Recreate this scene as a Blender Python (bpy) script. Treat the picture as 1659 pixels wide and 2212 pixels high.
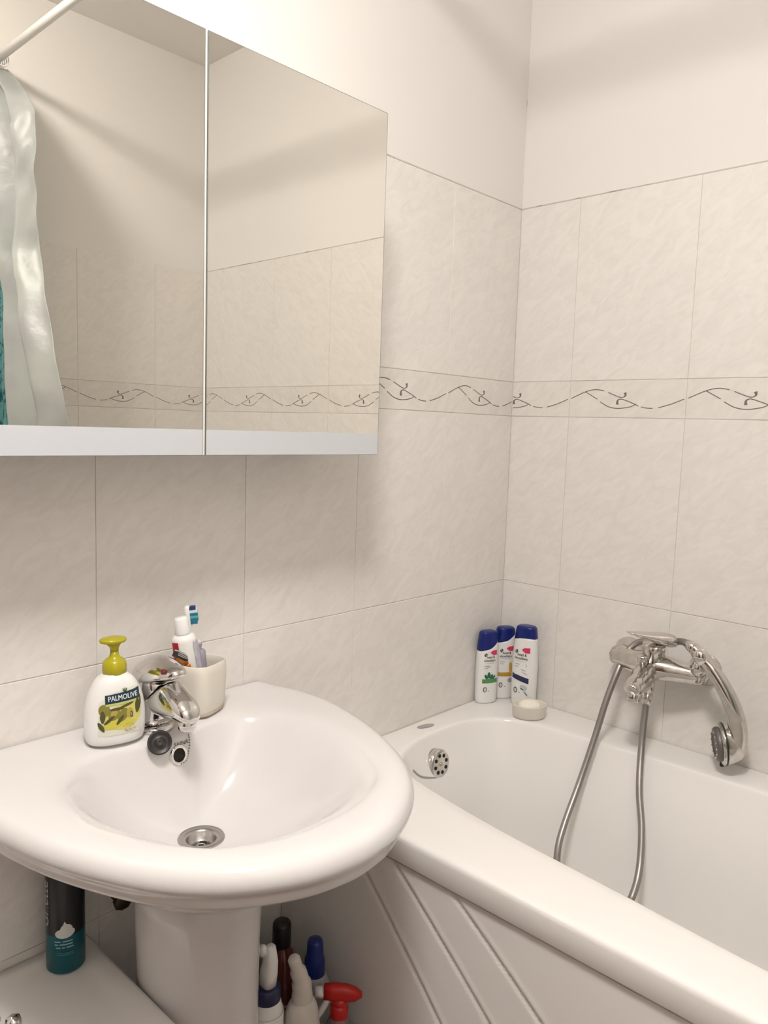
import bpy, bmesh, math, random
from mathutils import Vector, Matrix
from mathutils.bvhtree import BVHTree
random.seed(4)
PI = math.pi
for o in list(bpy.data.objects): bpy.data.objects.remove(o)
scene = bpy.context.scene
COL = scene.collection

# ------------------------------------------------------------------ camera
CAM = Vector((-1.57716, -1.06718, 1.22577)); FPX = 1672.08
CROT = (1.46221078, -0.0322448622, -0.814333773)
cd = bpy.data.cameras.new('camera'); cam = bpy.data.objects.new('camera', cd); COL.objects.link(cam)
cam.location = CAM; cam.rotation_euler = CROT
cd.sensor_fit = 'VERTICAL'; cd.sensor_height = 24.0; cd.sensor_width = 18.0
cd.lens = FPX / 2212 * 24.0; cd.clip_start = 0.02; cd.clip_end = 50
scene.camera = cam
# ------------------------------------------------------------------ world, exposure
w = bpy.data.worlds.new('world'); scene.world = w; w.use_nodes = True
w.node_tree.nodes['Background'].inputs[0].default_value = (0.02, 0.019, 0.017, 1)
w.node_tree.nodes['Background'].inputs[1].default_value = 1.0
vs = scene.view_settings
vs.view_transform = 'Standard'; vs.look = 'None'; vs.gamma = 1.0; vs.use_curve_mapping = False
vs.exposure = 0.0
LAMP_POS = (-1.46, -0.875); LAMP_STRENGTH = 114.0; LAMP_COLOR = (1.0, 0.95, 0.915)

CM = Matrix.Rotation(CROT[2], 3, 'Z') @ Matrix.Rotation(CROT[1], 3, 'Y') @ Matrix.Rotation(CROT[0], 3, 'X')
def ray(x, y): return (CM @ Vector(((x - 829.5) / FPX, -(y - 1106) / FPX, -1))).normalized()
def onx(x, y, X): d = ray(x, y); return CAM + d * ((X - CAM.x) / d.x)
def ony(x, y, Y): d = ray(x, y); return CAM + d * ((Y - CAM.y) / d.y)
def onz(x, y, Z): d = ray(x, y); return CAM + d * ((Z - CAM.z) / d.z)

# ------------------------------------------------------------------ materials
MATS = {}
def mat(name, col, rough=0.5, metal=0.0, spec=0.5, trans=0.0, ior=1.45, coat=0.0, noise=None, bump=0.0, bscale=200, emit=0.0, sss=0.0, alpha=1.0):
    if name in MATS: return MATS[name]
    m = bpy.data.materials.new(name); m.use_nodes = True; nt = m.node_tree; b = nt.nodes['Principled BSDF']
    def s(k, v):
        if k in b.inputs: b.inputs[k].default_value = v
    s('Base Color', (*col, 1)); s('Roughness', rough); s('Metallic', metal); s('Specular IOR Level', spec)
    s('Transmission Weight', trans); s('IOR', ior); s('Coat Weight', coat); s('Coat Roughness', 0.05); s('Alpha', alpha)
    if emit: s('Emission Color', (*col, 1)); s('Emission Strength', emit)
    if sss: s('Subsurface Weight', sss); s('Subsurface Radius', (0.01, 0.008, 0.006))
    geo = None
    if noise or bump:
        geo = nt.nodes.new('ShaderNodeNewGeometry')
    if noise:
        col2, scale = noise
        n = nt.nodes.new('ShaderNodeTexNoise'); n.inputs['Scale'].default_value = scale; n.inputs['Detail'].default_value = 5
        r = nt.nodes.new('ShaderNodeValToRGB'); r.color_ramp.elements[0].position = 0.35; r.color_ramp.elements[1].position = 0.65
        r.color_ramp.elements[0].color = (*col, 1); r.color_ramp.elements[1].color = (*col2, 1)
        nt.links.new(geo.outputs['Position'], n.inputs['Vector']); nt.links.new(n.outputs[0], r.inputs[0]); nt.links.new(r.outputs[0], b.inputs['Base Color'])
    if bump:
        n2 = nt.nodes.new('ShaderNodeTexNoise'); n2.inputs['Scale'].default_value = bscale; n2.inputs['Detail'].default_value = 4
        bp = nt.nodes.new('ShaderNodeBump'); bp.inputs['Strength'].default_value = bump; bp.inputs['Distance'].default_value = 0.002
        nt.links.new(geo.outputs['Position'], n2.inputs['Vector']); nt.links.new(n2.outputs[0], bp.inputs['Height']); nt.links.new(bp.outputs[0], b.inputs['Normal'])
    MATS[name] = m
    return m

def tile_material(name, c1, c2, rough):
    m = bpy.data.materials.new(name); m.use_nodes = True; nt = m.node_tree; b = nt.nodes['Principled BSDF']
    L = nt.links.new; N = nt.nodes.new
    g = N('ShaderNodeNewGeometry'); sep = N('ShaderNodeSeparateXYZ'); L(g.outputs['Position'], sep.inputs[0])
    oi = N('ShaderNodeObjectInfo')
    ad = N('ShaderNodeMath'); ad.operation = 'SUBTRACT'; L(sep.outputs[0], ad.inputs[0]); L(sep.outputs[1], ad.inputs[1])
    mu = N('ShaderNodeMath'); mu.operation = 'MULTIPLY'; mu.inputs[1].default_value = 7.0; L(oi.outputs['Random'], mu.inputs[0])
    cb = N('ShaderNodeCombineXYZ'); L(ad.outputs[0], cb.inputs[0]); L(sep.outputs[2], cb.inputs[1]); L(mu.outputs[0], cb.inputs[2])
    rot = N('ShaderNodeMapping'); rot.inputs['Rotation'].default_value = (0, 0, -0.62)
    L(cb.outputs[0], rot.inputs[0])
    mp = N('ShaderNodeMapping'); mp.inputs['Scale'].default_value = (13, 30, 1); L(rot.outputs[0], mp.inputs[0])
    n1 = N('ShaderNodeTexNoise'); n1.inputs['Scale'].default_value = 1.6; n1.inputs['Detail'].default_value = 7; n1.inputs['Roughness'].default_value = 0.62; n1.inputs['Distortion'].default_value = 1.1
    L(mp.outputs[0], n1.inputs['Vector'])
    r = N('ShaderNodeValToRGB'); r.color_ramp.elements[0].position = 0.36; r.color_ramp.elements[1].position = 0.62
    r.color_ramp.elements[0].color = (*c1, 1); r.color_ramp.elements[1].color = (*c2, 1)
    L(n1.outputs[0], r.inputs[0]); L(r.outputs[0], b.inputs['Base Color'])
    b.inputs['Roughness'].default_value = rough
    bp = N('ShaderNodeBump'); bp.inputs['Strength'].default_value = 0.15; bp.inputs['Distance'].default_value = 0.0012
    L(n1.outputs[0], bp.inputs['Height']); L(bp.outputs[0], b.inputs['Normal'])
    return m

M_TILE = tile_material('glazed_tile', (0.73, 0.70, 0.66), (0.785, 0.755, 0.715), 0.30)
M_BORDER = tile_material('border_tile', (0.70, 0.665, 0.62), (0.76, 0.725, 0.68), 0.32)
M_GROUT = mat('grout', (0.74, 0.71, 0.67), 0.9)
M_JOINT = mat('grey_joint', (0.44, 0.41, 0.37), 0.9, noise=((0.60, 0.56, 0.51), 9))
M_PLASTER = mat('wall_paint', (0.77, 0.745, 0.71), 0.85, bump=0.08, bscale=60)
M_CEIL = mat('ceiling_paint', (0.86, 0.84, 0.80), 0.9, bump=0.05, bscale=60)
M_FLOOR = mat('floor_tile', (0.13, 0.075, 0.045), 0.4, noise=((0.17, 0.10, 0.065), 6))
M_VINE = mat('vine_print', (0.16, 0.15, 0.14), 0.45)
M_CERAMIC = mat('sanitary_ceramic', (0.68, 0.66, 0.65), 0.09, spec=0.5, coat=0.2)
M_ACRYLIC = mat('tub_acrylic', (0.83, 0.81, 0.78), 0.16, spec=0.5)
M_PANEL = mat('tub_panel_plastic', (0.84, 0.815, 0.785), 0.3)
M_CHROME = mat('chrome', (0.72, 0.70, 0.68), 0.07, 1.0)
M_OLDCHROME = mat('worn_chrome', (0.60, 0.57, 0.53), 0.14, 1.0, noise=((0.70, 0.68, 0.65), 60))
M_STEEL = mat('brushed_steel', (0.46, 0.44, 0.42), 0.28, 1.0)
M_HOSE = mat('hose_metal', (0.37, 0.35, 0.33), 0.42, 1.0)
M_MIRROR = mat('mirror_glass', (0.91, 0.885, 0.83), 0.0, 1.0)
M_FROST = mat('frosted_glass', (0.58, 0.60, 0.63), 0.35, coat=0.3)
M_EDGE = mat('glass_edge', (0.20, 0.21, 0.19), 0.3)
M_WHITE = mat('white_plastic', (0.80, 0.79, 0.77), 0.3)
M_LACQ = mat('white_lacquer', (0.78, 0.765, 0.73), 0.35)
M_BLACK = mat('black_rubber', (0.022, 0.019, 0.017), 0.4)
M_DARK = mat('dark_hole', (0.012, 0.010, 0.009), 0.7)
M_CREAM = mat('cream_ceramic', (0.70, 0.655, 0.575), 0.45, bump=0.06, bscale=300)
M_CUPIN = mat('cup_glaze', (0.66, 0.61, 0.54), 0.5, bump=0.05, bscale=200)
M_SOAP = mat('soap', (0.84, 0.80, 0.70), 0.45, sss=0.15)
M_OLIVEPLASTIC = mat('olive_plastic', (0.40, 0.355, 0.012), 0.25, spec=0.5)
M_BOTTLE = mat('white_bottle', (0.80, 0.79, 0.77), 0.22)
M_BLUECAP = mat('blue_cap', (0.004, 0.013, 0.14), 0.28)

# ------------------------------------------------------------------ helpers
def link(o, parent=None):
    COL.objects.link(o)
    if parent: o.parent = parent
    return o
def mk(name, verts, faces, m, parent=None, smooth=True, sub=0, mats=None, fm=None):
    me = bpy.data.meshes.new(name); me.from_pydata([tuple(v) for v in verts], [], faces)
    bm = bmesh.new(); bm.from_mesh(me); bmesh.ops.recalc_face_normals(bm, faces=bm.faces); bm.to_mesh(me); bm.free()
    for mm in (mats or [m]): me.materials.append(mm)
    if fm:
        for p, i in zip(me.polygons, fm): p.material_index = i
    if smooth: me.polygons.foreach_set('use_smooth', [True] * len(me.polygons))
    o = bpy.data.objects.new(name, me); link(o, parent)
    if sub:
        md = o.modifiers.new('sub', 'SUBSURF'); md.levels = sub; md.render_levels = sub
    return o
def tag(o, label, cat, group=None):
    o['label'] = label; o['category'] = cat
    if group: o['group'] = group
    return o
def struct(o, label=None, cat=None):
    o['kind'] = 'structure'
    if label: o['label'] = label
    if cat: o['category'] = cat
    return o
def empty(name, loc=(0, 0, 0), rz=0):
    o = bpy.data.objects.new(name, None); o.location = loc; o.rotation_euler = (0, 0, rz); o.empty_display_size = 0.05
    return link(o)
def cat_rom(P, n=8, closed=False):
    P = [Vector(p) for p in P]; out = []; L = len(P)
    rng = range(L if closed else L - 1)
    for i in rng:
        g = lambda k: P[k % L] if closed else P[min(max(k, 0), L - 1)]
        a, b, c, d = g(i - 1), g(i), g(i + 1), g(i + 2)
        for j in range(n):
            t = j / n
            out.append(0.5 * ((2 * b) + (c - a) * t + (2 * a - 5 * b + 4 * c - d) * t * t + (3 * b - a - 3 * c + d) * t ** 3))
    if not closed: out.append(P[-1])
    return out
def lathe(prof, seg=32, cap0=True, cap1=True):
    V, F = [], []
    for r, z in prof:
        for k in range(seg): a = 2 * PI * k / seg; V.append((r * math.cos(a), r * math.sin(a), z))
    n = len(prof)
    for i in range(n - 1):
        for k in range(seg): k2 = (k + 1) % seg; F.append((i * seg + k, i * seg + k2, (i + 1) * seg + k2, (i + 1) * seg + k))
    if cap0: F.append(tuple(range(seg))[::-1])
    if cap1: F.append(tuple((n - 1) * seg + k for k in range(seg)))
    return V, F
def loft(rings, cap0=True, cap1=True):
    seg = len(rings[0]); V = [v for r in rings for v in r]; F = []
    for i in range(len(rings) - 1):
        for k in range(seg): k2 = (k + 1) % seg; F.append((i * seg + k, i * seg + k2, (i + 1) * seg + k2, (i + 1) * seg + k))
    if cap0: F.append(tuple(range(seg))[::-1])
    if cap1: F.append(tuple((len(rings) - 1) * seg + k for k in range(seg)))
    return V, F
def frames(P):
    P = [Vector(p) for p in P]; T = []
    for i in range(len(P)):
        a = P[max(i - 1, 0)]; b = P[min(i + 1, len(P) - 1)]; T.append((b - a).normalized())
    up = Vector((0, 0, 1)) if abs(T[0].z) < 0.9 else Vector((0, 1, 0))
    N = (up - T[0] * up.dot(T[0])).normalized(); Fr = []
    for t in T:
        N = (N - t * N.dot(t)).normalized(); Fr.append((N, t.cross(N)))
    return P, Fr
def tube(P, rad, seg=12, cap=True, flat=1.0, power=2.0):
    """sweep: rad number or list; flat squashes along the binormal"""
    P, Fr = frames(P); rings = []
    for i, p in enumerate(P):
        r = rad[i] if isinstance(rad, (list, tuple)) else rad
        rx, ry = r if isinstance(r, (list, tuple)) else (r, r * flat)
        n, b = Fr[i]; ring = []
        for k in range(seg):
            a = 2 * PI * k / seg; c, s = math.cos(a), math.sin(a); e = 2 / power
            ring.append(p + n * (rx * math.copysign(abs(c) ** e, c)) + b * (ry * math.copysign(abs(s) ** e, s)))
        rings.append(ring)
    return loft(rings, cap, cap)
def box(x0, x1, y0, y1, z0, z1):
    V = [(x, y, z) for x in (x0, x1) for y in (y0, y1) for z in (z0, z1)]
    F = [(0, 1, 3, 2), (4, 6, 7, 5), (0, 4, 5, 1), (2, 3, 7, 6), (0, 2, 6, 4), (1, 5, 7, 3)]
    return V, F
def bbox_obj(name, ext, m, parent=None, bev=0.0, seg=2):
    o = mk(name, *box(*ext), m, parent, smooth=False)
    if bev:
        md = o.modifiers.new('bev', 'BEVEL'); md.width = bev; md.segments = seg; md.limit_method = 'ANGLE'
        o.data.polygons.foreach_set('use_smooth', [True] * len(o.data.polygons))
    return o
def orient(VF, origin, zdir, xdir=None):
    z = Vector(zdir).normalized(); x = Vector(xdir) if xdir else (Vector((1, 0, 0)) if abs(z.x) < 0.9 else Vector((0, 1, 0)))
    x = (x - z * x.dot(z)).normalized(); y = z.cross(x); o = Vector(origin)
    return [o + x * v[0] + y * v[1] + z * v[2] for v in VF[0]], VF[1]
def join(*VFs):
    V, F = [], []
    for v, f in VFs:
        n = len(V); V += list(v); F += [tuple(i + n for i in q) for q in f]
    return V, F
def text_vf(s, size, xs=1.0):
    cu = bpy.data.curves.new('t', 'FONT'); cu.body = s; cu.size = size; cu.align_x = 'CENTER'; cu.align_y = 'CENTER'; cu.resolution_u = 3
    o = bpy.data.objects.new('t', cu); COL.objects.link(o)
    dg = bpy.context.evaluated_depsgraph_get(); me = bpy.data.meshes.new_from_object(o.evaluated_get(dg))
    V = [(v.co.x * xs, v.co.y) for v in me.vertices]; F = [tuple(p.vertices) for p in me.polygons]
    bpy.data.objects.remove(o); bpy.data.curves.remove(cu); bpy.data.meshes.remove(me)
    return V, F
def text_obj(name, s, size, m, parent, fn, pos=(0, 0), ang=0, xs=1.0, bold=0):
    V, F = text_vf(s, size, xs); c, sn = math.cos(ang), math.sin(ang)
    W = []
    FF = []
    for k in range(1 + (2 if bold else 0)):
        dx = (0, bold, -bold)[k]; n = len(W)
        W += [fn(pos[0] + (x + dx) * c - y * sn, pos[1] + (x + dx) * sn + y * c, 0.00005 * k) for x, y in V]
        FF += [tuple(i + n for i in f) for f in F]
    return mk(name, W, FF, m, parent, smooth=False)
def patch_vf(poly, fn, off=0.0, rings=4):
    cx = sum(p[0] for p in poly) / len(poly); cy = sum(p[1] for p in poly) / len(poly); n = len(poly)
    V = [fn(cx, cy, off)]; F = []
    for r in range(1, rings + 1):
        t = r / rings; V += [fn(cx + (x - cx) * t, cy + (y - cy) * t, off) for x, y in poly]
    for k in range(n): F.append((0, 1 + k, 1 + (k + 1) % n))
    for r in range(rings - 1):
        a = 1 + r * n; b = a + n
        for k in range(n): k2 = (k + 1) % n; F.append((a + k, a + k2, b + k2, b + k))
    return V, F
def dens(poly, n=6):
    out = []
    for i in range(len(poly)):
        a, b = poly[i], poly[(i + 1) % len(poly)]
        for j in range(n): t = j / n; out.append((a[0] + (b[0] - a[0]) * t, a[1] + (b[1] - a[1]) * t))
    return out
def ell(cx, cy, rx, ry, ang=0, n=18, tip=1.0):
    c, s = math.cos(ang), math.sin(ang); out = []
    for k in range(n):
        a = 2 * PI * k / n; x = rx * math.cos(a); y = ry * math.sin(a) * (1 if tip == 1 else abs(math.sin(a)) ** (tip - 1))
        out.append((cx + x * c - y * s, cy + x * s + y * c))
    return out

# ------------------------------------------------------------------ room
RX, RY, RZ = -2.9, -1.61, 2.424
Z_TOP, Z_BT, Z_BB, Z_LOW, Z_L2, Z_L3 = 1.744, 1.344, 1.263, 0.863, 0.463, 0.063
T = 0.0014
wall_back = struct(mk('wall_back', *box(RX - .1, T + .1, T, .1, -.05, RZ + .05), M_GROUT, smooth=False))
wall_right = struct(mk('wall_right', *box(T, .1, RY - .1, T, -.05, RZ + .05), M_GROUT, smooth=False))
wall_front = struct(mk('wall_front', *box(RX - .1, T, RY - .1, RY - T, -.05, RZ + .05), M_GROUT, smooth=False))
wall_left = struct(mk('wall_left', *box(RX - .1, RX - T, RY - T, T, -.05, RZ + .05), M_GROUT, smooth=False))
struct(mk('floor', *box(RX - .1, .1, RY - .1, .1, -.1, 0), M_FLOOR, smooth=False))
struct(mk('ceiling', *box(RX - .1, .1, RY - .1, .1, RZ, RZ + .1), M_CEIL, smooth=False))
# painted plaster above the tiles: thin skins on each wall
def skin(name, ext, parent): return mk(name, *box(*ext), M_PLASTER, parent, smooth=False)
S0 = Z_TOP - 0.004
skin('plaster_skin', (RX, T, 0.0008, T, S0, RZ), wall_back)
skin('plaster_skin', (0.0008, T, RY, 0.0008, S0, RZ), wall_right)
skin('plaster_skin', (RX, 0.0008, RY - T, RY - .0008, S0, RZ), wall_front)
skin('plaster_skin', (RX - T, RX - .0008, RY, 0.0008, S0, RZ), wall_left)

TILE_MESH = {}
def tile_mesh(wd, ht, m):
    key = (round(wd, 4), round(ht, 4), m.name)
    if key in TILE_MESH: return TILE_MESH[key]
    b = 0.0006; V = [(0, T + .001, 0), (wd, T + .001, 0), (wd, T + .001, ht), (0, T + .001, ht), (0, b, 0), (wd, b, 0), (wd, b, ht), (0, b, ht),
         (b, 0, b), (wd - b, 0, b), (wd - b, 0, ht - b), (b, 0, ht - b)]
    F = [(8, 9, 10, 11)]
    for i in range(4): j = (i + 1) % 4; F += [(i, j, 4 + j, 4 + i), (4 + i, 4 + j, 8 + j, 8 + i)]
    me = bpy.data.meshes.new('tile'); me.from_pydata(V, [], F); me.materials.append(m)
    bm = bmesh.new(); bm.from_mesh(me); bmesh.ops.recalc_face_normals(bm, faces=bm.faces); bm.to_mesh(me); bm.free()
    TILE_MESH[key] = me
    return me
PW, BH = 0.2665, Z_BT - Z_BB
STROKES = [([(.011, .507), (.144, .69), (.236, .75), (.314, .71)], 1, 1), ([(.35, .67), (.443, .55), (.48, .535), (.502, .585), (.497, .66)], 1, 3.8),
           ([(.144, .69), (.20, .59), (.256, .49)], 1, 1), ([(.282, .42), (.362, .286), (.448, .243), (.546, .286), (.592, .35)], 1, 1),
           ([(.437, .345), (.437, .446), (.466, .49), (.523, .436), (.592, .35), (.618, .304)], 3.8, .9), ([(.64, .286), (.69, .257), (.736, .25)], 1, 1),
           ([(.782, .268), (.88, .357), (.983, .49)], 1, 1)]
VINE = {}
def vine_mesh(u0, u1):
    key = (round(u0, 3), round(u1, 3))
    if key in VINE: return VINE[key]
    V, F = [], []
    for pts, w0, w1 in STROKES:
        P = cat_rom([(p[0] * PW, 0, p[1] * BH) for p in pts], 10); n = len(P); prev = None
        for i, p in enumerate(P):
            if not (u0 + .002 < p.x < u1 - .002): prev = None; continue
            a = P[max(i - 1, 0)]; b = P[min(i + 1, n - 1)]; t = (b - a).normalized(); nn = Vector((-t.z, 0, t.x))
            s = i / (n - 1); wd = 0.00088 * ((w0 + (1 - w0) * min(1, s / .35)) if w0 > 1 else (1 + (w1 - 1) * max(0, (s - .55) / .45)))
            V += [(p.x - u0 + nn.x * wd, -.0003, p.z + nn.z * wd), (p.x - u0 - nn.x * wd, -.0003, p.z - nn.z * wd)]
            k = len(V) - 2
            if prev is not None: F.append((prev, prev + 1, k + 1, k))
            prev = k
    me = bpy.data.meshes.new('vine'); me.from_pydata(V, [], F); me.materials.append(M_VINE); VINE[key] = me
    return me
def tile_wall(wall, origin, rz, edges, cut_left_first=False):
    """edges: distances along the wall's own u axis"""
    R = Matrix.Rotation(rz, 4, 'Z'); g, gh = 0.0005, 0.0014
    rows = [(Z_BT, Z_TOP, 0), (Z_BB, Z_BT, 1), (Z_LOW, Z_BB, 0), (Z_L2, Z_LOW, 0), (Z_L3, Z_L2, 0), (0, Z_L3, 0)]
    for i in range(len(edges) - 1):
        a, b = edges[i], edges[i + 1]
        if i == 0:
            for zj in (Z_BT, Z_BB, Z_LOW, Z_L2):
                j = mk('grout_joint', *box(0.0008, edges[-1] - .0008, .0007, T + .0005, zj - .0008, zj + .0008), M_JOINT, wall, smooth=False)
                j.location = Vector(origin); j.rotation_euler = (0, 0, rz)
        for z0, z1, bd in rows:
            wd, ht = b - a - g, z1 - z0 - gh
            o = bpy.data.objects.new('border_tile' if bd else 'wall_tile', tile_mesh(wd, ht, M_BORDER if bd else M_TILE)); link(o, wall)
            o.location = Vector(origin) + R @ Vector((a + g / 2, 0, z0 + gh / 2)); o.rotation_euler = (0, 0, rz)
            if bd:
                full = abs(b - a - PW) < .002
                u0, u1 = (0, PW) if full else ((PW - (b - a), PW) if (i == 0 and cut_left_first) else (0, b - a))
                v = bpy.data.objects.new('vine_motif', vine_mesh(u0, u1)); link(v, o)
def spread(first, total):
    e = [0, first]
    while e[-1] + PW < total - .02: e.append(e[-1] + PW)
    e.append(total); return e
# back wall: from the left end to the corner, the piece at the corner is 0.25 wide
eA = [0.25 + PW * k for k in range(20) if 0.25 + PW * k < -RX - .02]
eA = [-RX] + eA[::-1] + [0]; eA = [-RX - e for e in eA]
tile_wall(wall_back, (RX, 0, 0), 0, eA)
tile_wall(wall_right, (0, 0, 0), -PI / 2, spread(0.155, -RY), True)
tile_wall(wall_front, (0, RY, 0), PI, spread(0.19, -RX), True)
tile_wall(wall_left, (RX, RY, 0), PI / 2, spread(0.2, -RY), True)
# sealant beads: top of tiles, corner crack
def dirt_mat(name, base, dark, scale, thr):
    m = bpy.data.materials.new(name); m.use_nodes = True; nt = m.node_tree; b = nt.nodes['Principled BSDF']; b.inputs['Roughness'].default_value = .9
    g = nt.nodes.new('ShaderNodeNewGeometry'); n = nt.nodes.new('ShaderNodeTexNoise'); n.inputs['Scale'].default_value = scale; n.inputs['Detail'].default_value = 6
    r = nt.nodes.new('ShaderNodeValToRGB'); r.color_ramp.elements[0].position = thr; r.color_ramp.elements[1].position = thr + .12
    r.color_ramp.elements[0].color = (*base, 1); r.color_ramp.elements[1].color = (*dark, 1)
    nt.links.new(g.outputs['Position'], n.inputs['Vector']); nt.links.new(n.outputs[0], r.inputs[0]); nt.links.new(r.outputs[0], b.inputs['Base Color'])
    return m
M_BEAD = dirt_mat('dirty_sealant', (0.58, 0.55, 0.50), (0.30, 0.27, 0.23), 25, .56)
M_CRACK = dirt_mat('corner_crack', (0.70, 0.67, 0.63), (0.33, 0.30, 0.26), 30, .55)
struct(mk('trim_1', *box(RX, 0.0, -.0006, .003, Z_TOP - .001, Z_TOP + .0012), M_BEAD, smooth=False), 'thin dirty sealant line along the tile top on the mirror wall')
struct(mk('trim_2', *box(-.0006, .003, RY, 0.0, Z_TOP - .001, Z_TOP + .0012), M_BEAD, smooth=False), 'thin dirty sealant line along the tile top above the bathtub')
struct(mk('trim_3', *box(-.0002, .003, -.0002, .003, Z_TOP + .002, RZ - .002), M_CRACK, smooth=False), 'thin cracked paint line in the corner above the tiles')

# unseen dark door, added on the far wall to cut bounced light
M_WOOD = mat('dark_wood', (0.10, 0.055, 0.03), 0.4, noise=((0.14, 0.08, 0.045), 5))
door = struct(bbox_obj('added_door_1', (RX + .0005, RX + .03, -1.35, -.55, .002, 2.02), M_WOOD, bev=.004), 'unseen dark door added on the far wall to cut bounced light')
for ext in ((RX + .0005, RX + .045, -1.43, -1.352, .002, 2.10), (RX + .0005, RX + .045, -.548, -.47, .002, 2.10), (RX + .0005, RX + .045, -1.352, -.548, 2.022, 2.10)): bbox_obj('added_door_frame', ext, M_WOOD, door, bev=.003)
mk('added_door_handle', *tube([(RX + .03, -.62, 1.0), (RX + .075, -.62, 1.0), (RX + .075, -.74, 1.0)], .009, 12), M_STEEL, door)

# ------------------------------------------------------------------ ceiling lamp (behind and above the camera)
lamp = tag(empty('ceiling_lamp', (LAMP_POS[0], LAMP_POS[1], RZ)), 'round white ceiling lamp above the room', 'lamp')
mk('lamp_base', *lathe([(.155, -.0008), (.155, -.012), (.15, -.014)], 48), M_WHITE, lamp)
M_GLOW = bpy.data.materials.new('lamp_glow'); M_GLOW.use_nodes = True
_b = M_GLOW.node_tree.nodes['Principled BSDF']; _b.inputs['Base Color'].default_value = (.8, .8, .8, 1)
_b.inputs['Emission Color'].default_value = (*LAMP_COLOR, 1); _b.inputs['Emission Strength'].default_value = LAMP_STRENGTH
mk('lamp_diffuser', *lathe([(.148, -.014), (.150, -.032), (.146, -.055), (.128, -.079), (.09, -.097), (.045, -.105), (.005, -.107)], 48), M_GLOW, lamp)

# ------------------------------------------------------------------ bathtub
tub = tag(empty('bathtub', (-.35, -.8, 0)), 'white acrylic bathtub with an overflow plate, filling the corner under the mixer', 'bathtub')
def under(o, p):   # build in world coordinates, parent to an Empty with a plain translation/rotation
    o.parent = p; o.matrix_parent_inverse = Matrix.LocRotScale(p.location, p.rotation_euler, None).inverted(); return o
OPEN = [(-.56, -.383), (-.527, -.19), (-.487, -.112), (-.417, -.072), (-.33, -.056), (-.227, -.064), (-.172, -.088), (-.137, -.127), (-.12, -.18), (-.108, -.27), (-.09, -.5),
        (-.086, -.7), (-.085, -.95), (-.09, -1.3), (-.125, -1.45), (-.21, -1.53), (-.34, -1.55), (-.48, -1.53), (-.57, -1.45), (-.605, -1.25), (-.606, -1.0), (-.60, -.82), (-.583, -.634)]
oc = cat_rom([(x, y, 0) for x, y in OPEN], 7, True)
TC = Vector((-.345, -.8, 0)); TX0, TX1, TY0, TY1 = -.695, -.0015, RY + .0015, -.0015
def rect_hit(p, ins):
    d = p - TC; t = 1e9
    for c, lo, hi in ((0, TX0 + ins, TX1 - ins * .12), (1, TY0 + ins * .12, TY1 - ins * .12)):
        if d[c] > 1e-9: t = min(t, (hi - TC[c]) / d[c])
        elif d[c] < -1e-9: t = min(t, (lo - TC[c]) / d[c])
    return TC + d * t
angs = sorted([math.atan2(p.y - TC.y, p.x - TC.x) for p in oc] + [math.atan2(y - TC.y, x - TC.x) for x in (TX0, TX1) for y in (TY0, TY1)])
def poly_hit(poly, c, a):
    d = Vector((math.cos(a), math.sin(a), 0)); best = None
    for i in range(len(poly)):
        p, q = poly[i], poly[(i + 1) % len(poly)]; e = q - p; den = d.x * e.y - d.y * e.x
        if abs(den) < 1e-12: continue
        r = p - c; t = (r.x * e.y - r.y * e.x) / den; s = (r.x * d.y - r.y * d.x) / den
        if -1e-6 <= s <= 1 + 1e-6 and t > 0 and (best is None or t < best): best = t
    return c + d * best if best is not None else min(poly, key=lambda p: -((p - c).normalized().dot(d)))
op = [poly_hit(oc, TC, a) for a in angs]
ZR = .58
def ringz(pts, z): return [Vector((p.x, p.y, z)) for p in pts]
def spine(p, ins):
    s = Vector((-.34, min(-.36, max(-1.25, p.y)), 0)); d = s - p
    return p + d.normalized() * min(ins, d.length * .97)
rings = []
for ins, z in ((.016, .534), (.0015, .5343), (.0, .537), (0, .570), (.0012, .5755), (.0045, .5788), (.010, .5800), (.02, .5803)): rings.append(ringz([rect_hit(p, ins) for p in op], z))
outer = [rect_hit(p, .02) for p in op]
rings.append([Vector((a.x + (b.x - a.x) * .85, a.y + (b.y - a.y) * .85, .5795)) for a, b in zip(outer, op)])
for ins, z in ((0, .5792), (.0025, .5782), (.0048, .5755), (.007, .570), (.016, .548), (.034, .51), (.055, .455), (.068, .40), (.08, .32), (.095, .25), (.12, .205), (.16, .185), (.2, .178)): rings.append(ringz([spine(p, ins) for p in op], z))
rings.append([Vector((-.34, min(-.36, max(-1.25, p.y)), .172)) for p in op])
V, F = loft(rings, False, False)
tub_shell = under(mk('tub_shell', V, F, M_ACRYLIC), tub)
# front panel with pressed diagonal grooves
def groove(z, y0, z0, y1, z1): t = (z0 - z) / (z0 - z1); return y0 + (y1 - y0) * t - .012 * t * (1 - t)
GR = [(-.199, .499, -.391, .302), (-.263, .541, -.482, .356), (-.382, .541, -.568, .407)]
def panel_x(y, z):
    d = 0
    for g in GR:
        yg = groove(z, *g)
        if z > g[1] - .004: continue
        q = (y - yg) / .0042; d += .0032 * math.exp(-q * q)
        q = (y - yg + .012) / .007; d -= .0012 * math.exp(-q * q)
    return -.6885 + d
ys = [-.002 - .0038 * i for i in range(260)] + [-1.1, -1.3, RY + .003]; zs = [.004 + .0044 * i for i in range(120)] + [.5335]
V = [(panel_x(y, z), y, z) for y in ys for z in zs]; nz = len(zs)
F = [(i * nz + j, (i + 1) * nz + j, (i + 1) * nz + j + 1, i * nz + j + 1) for i in range(len(ys) - 1) for j in range(nz - 1)]
pan = under(mk('front_panel', V, F, M_PANEL), tub)
M_DIRTLINE = dirt_mat('panel_joint_dirt', (0.42, 0.38, 0.32), (0.16, 0.12, 0.07), 18, .5)
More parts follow.
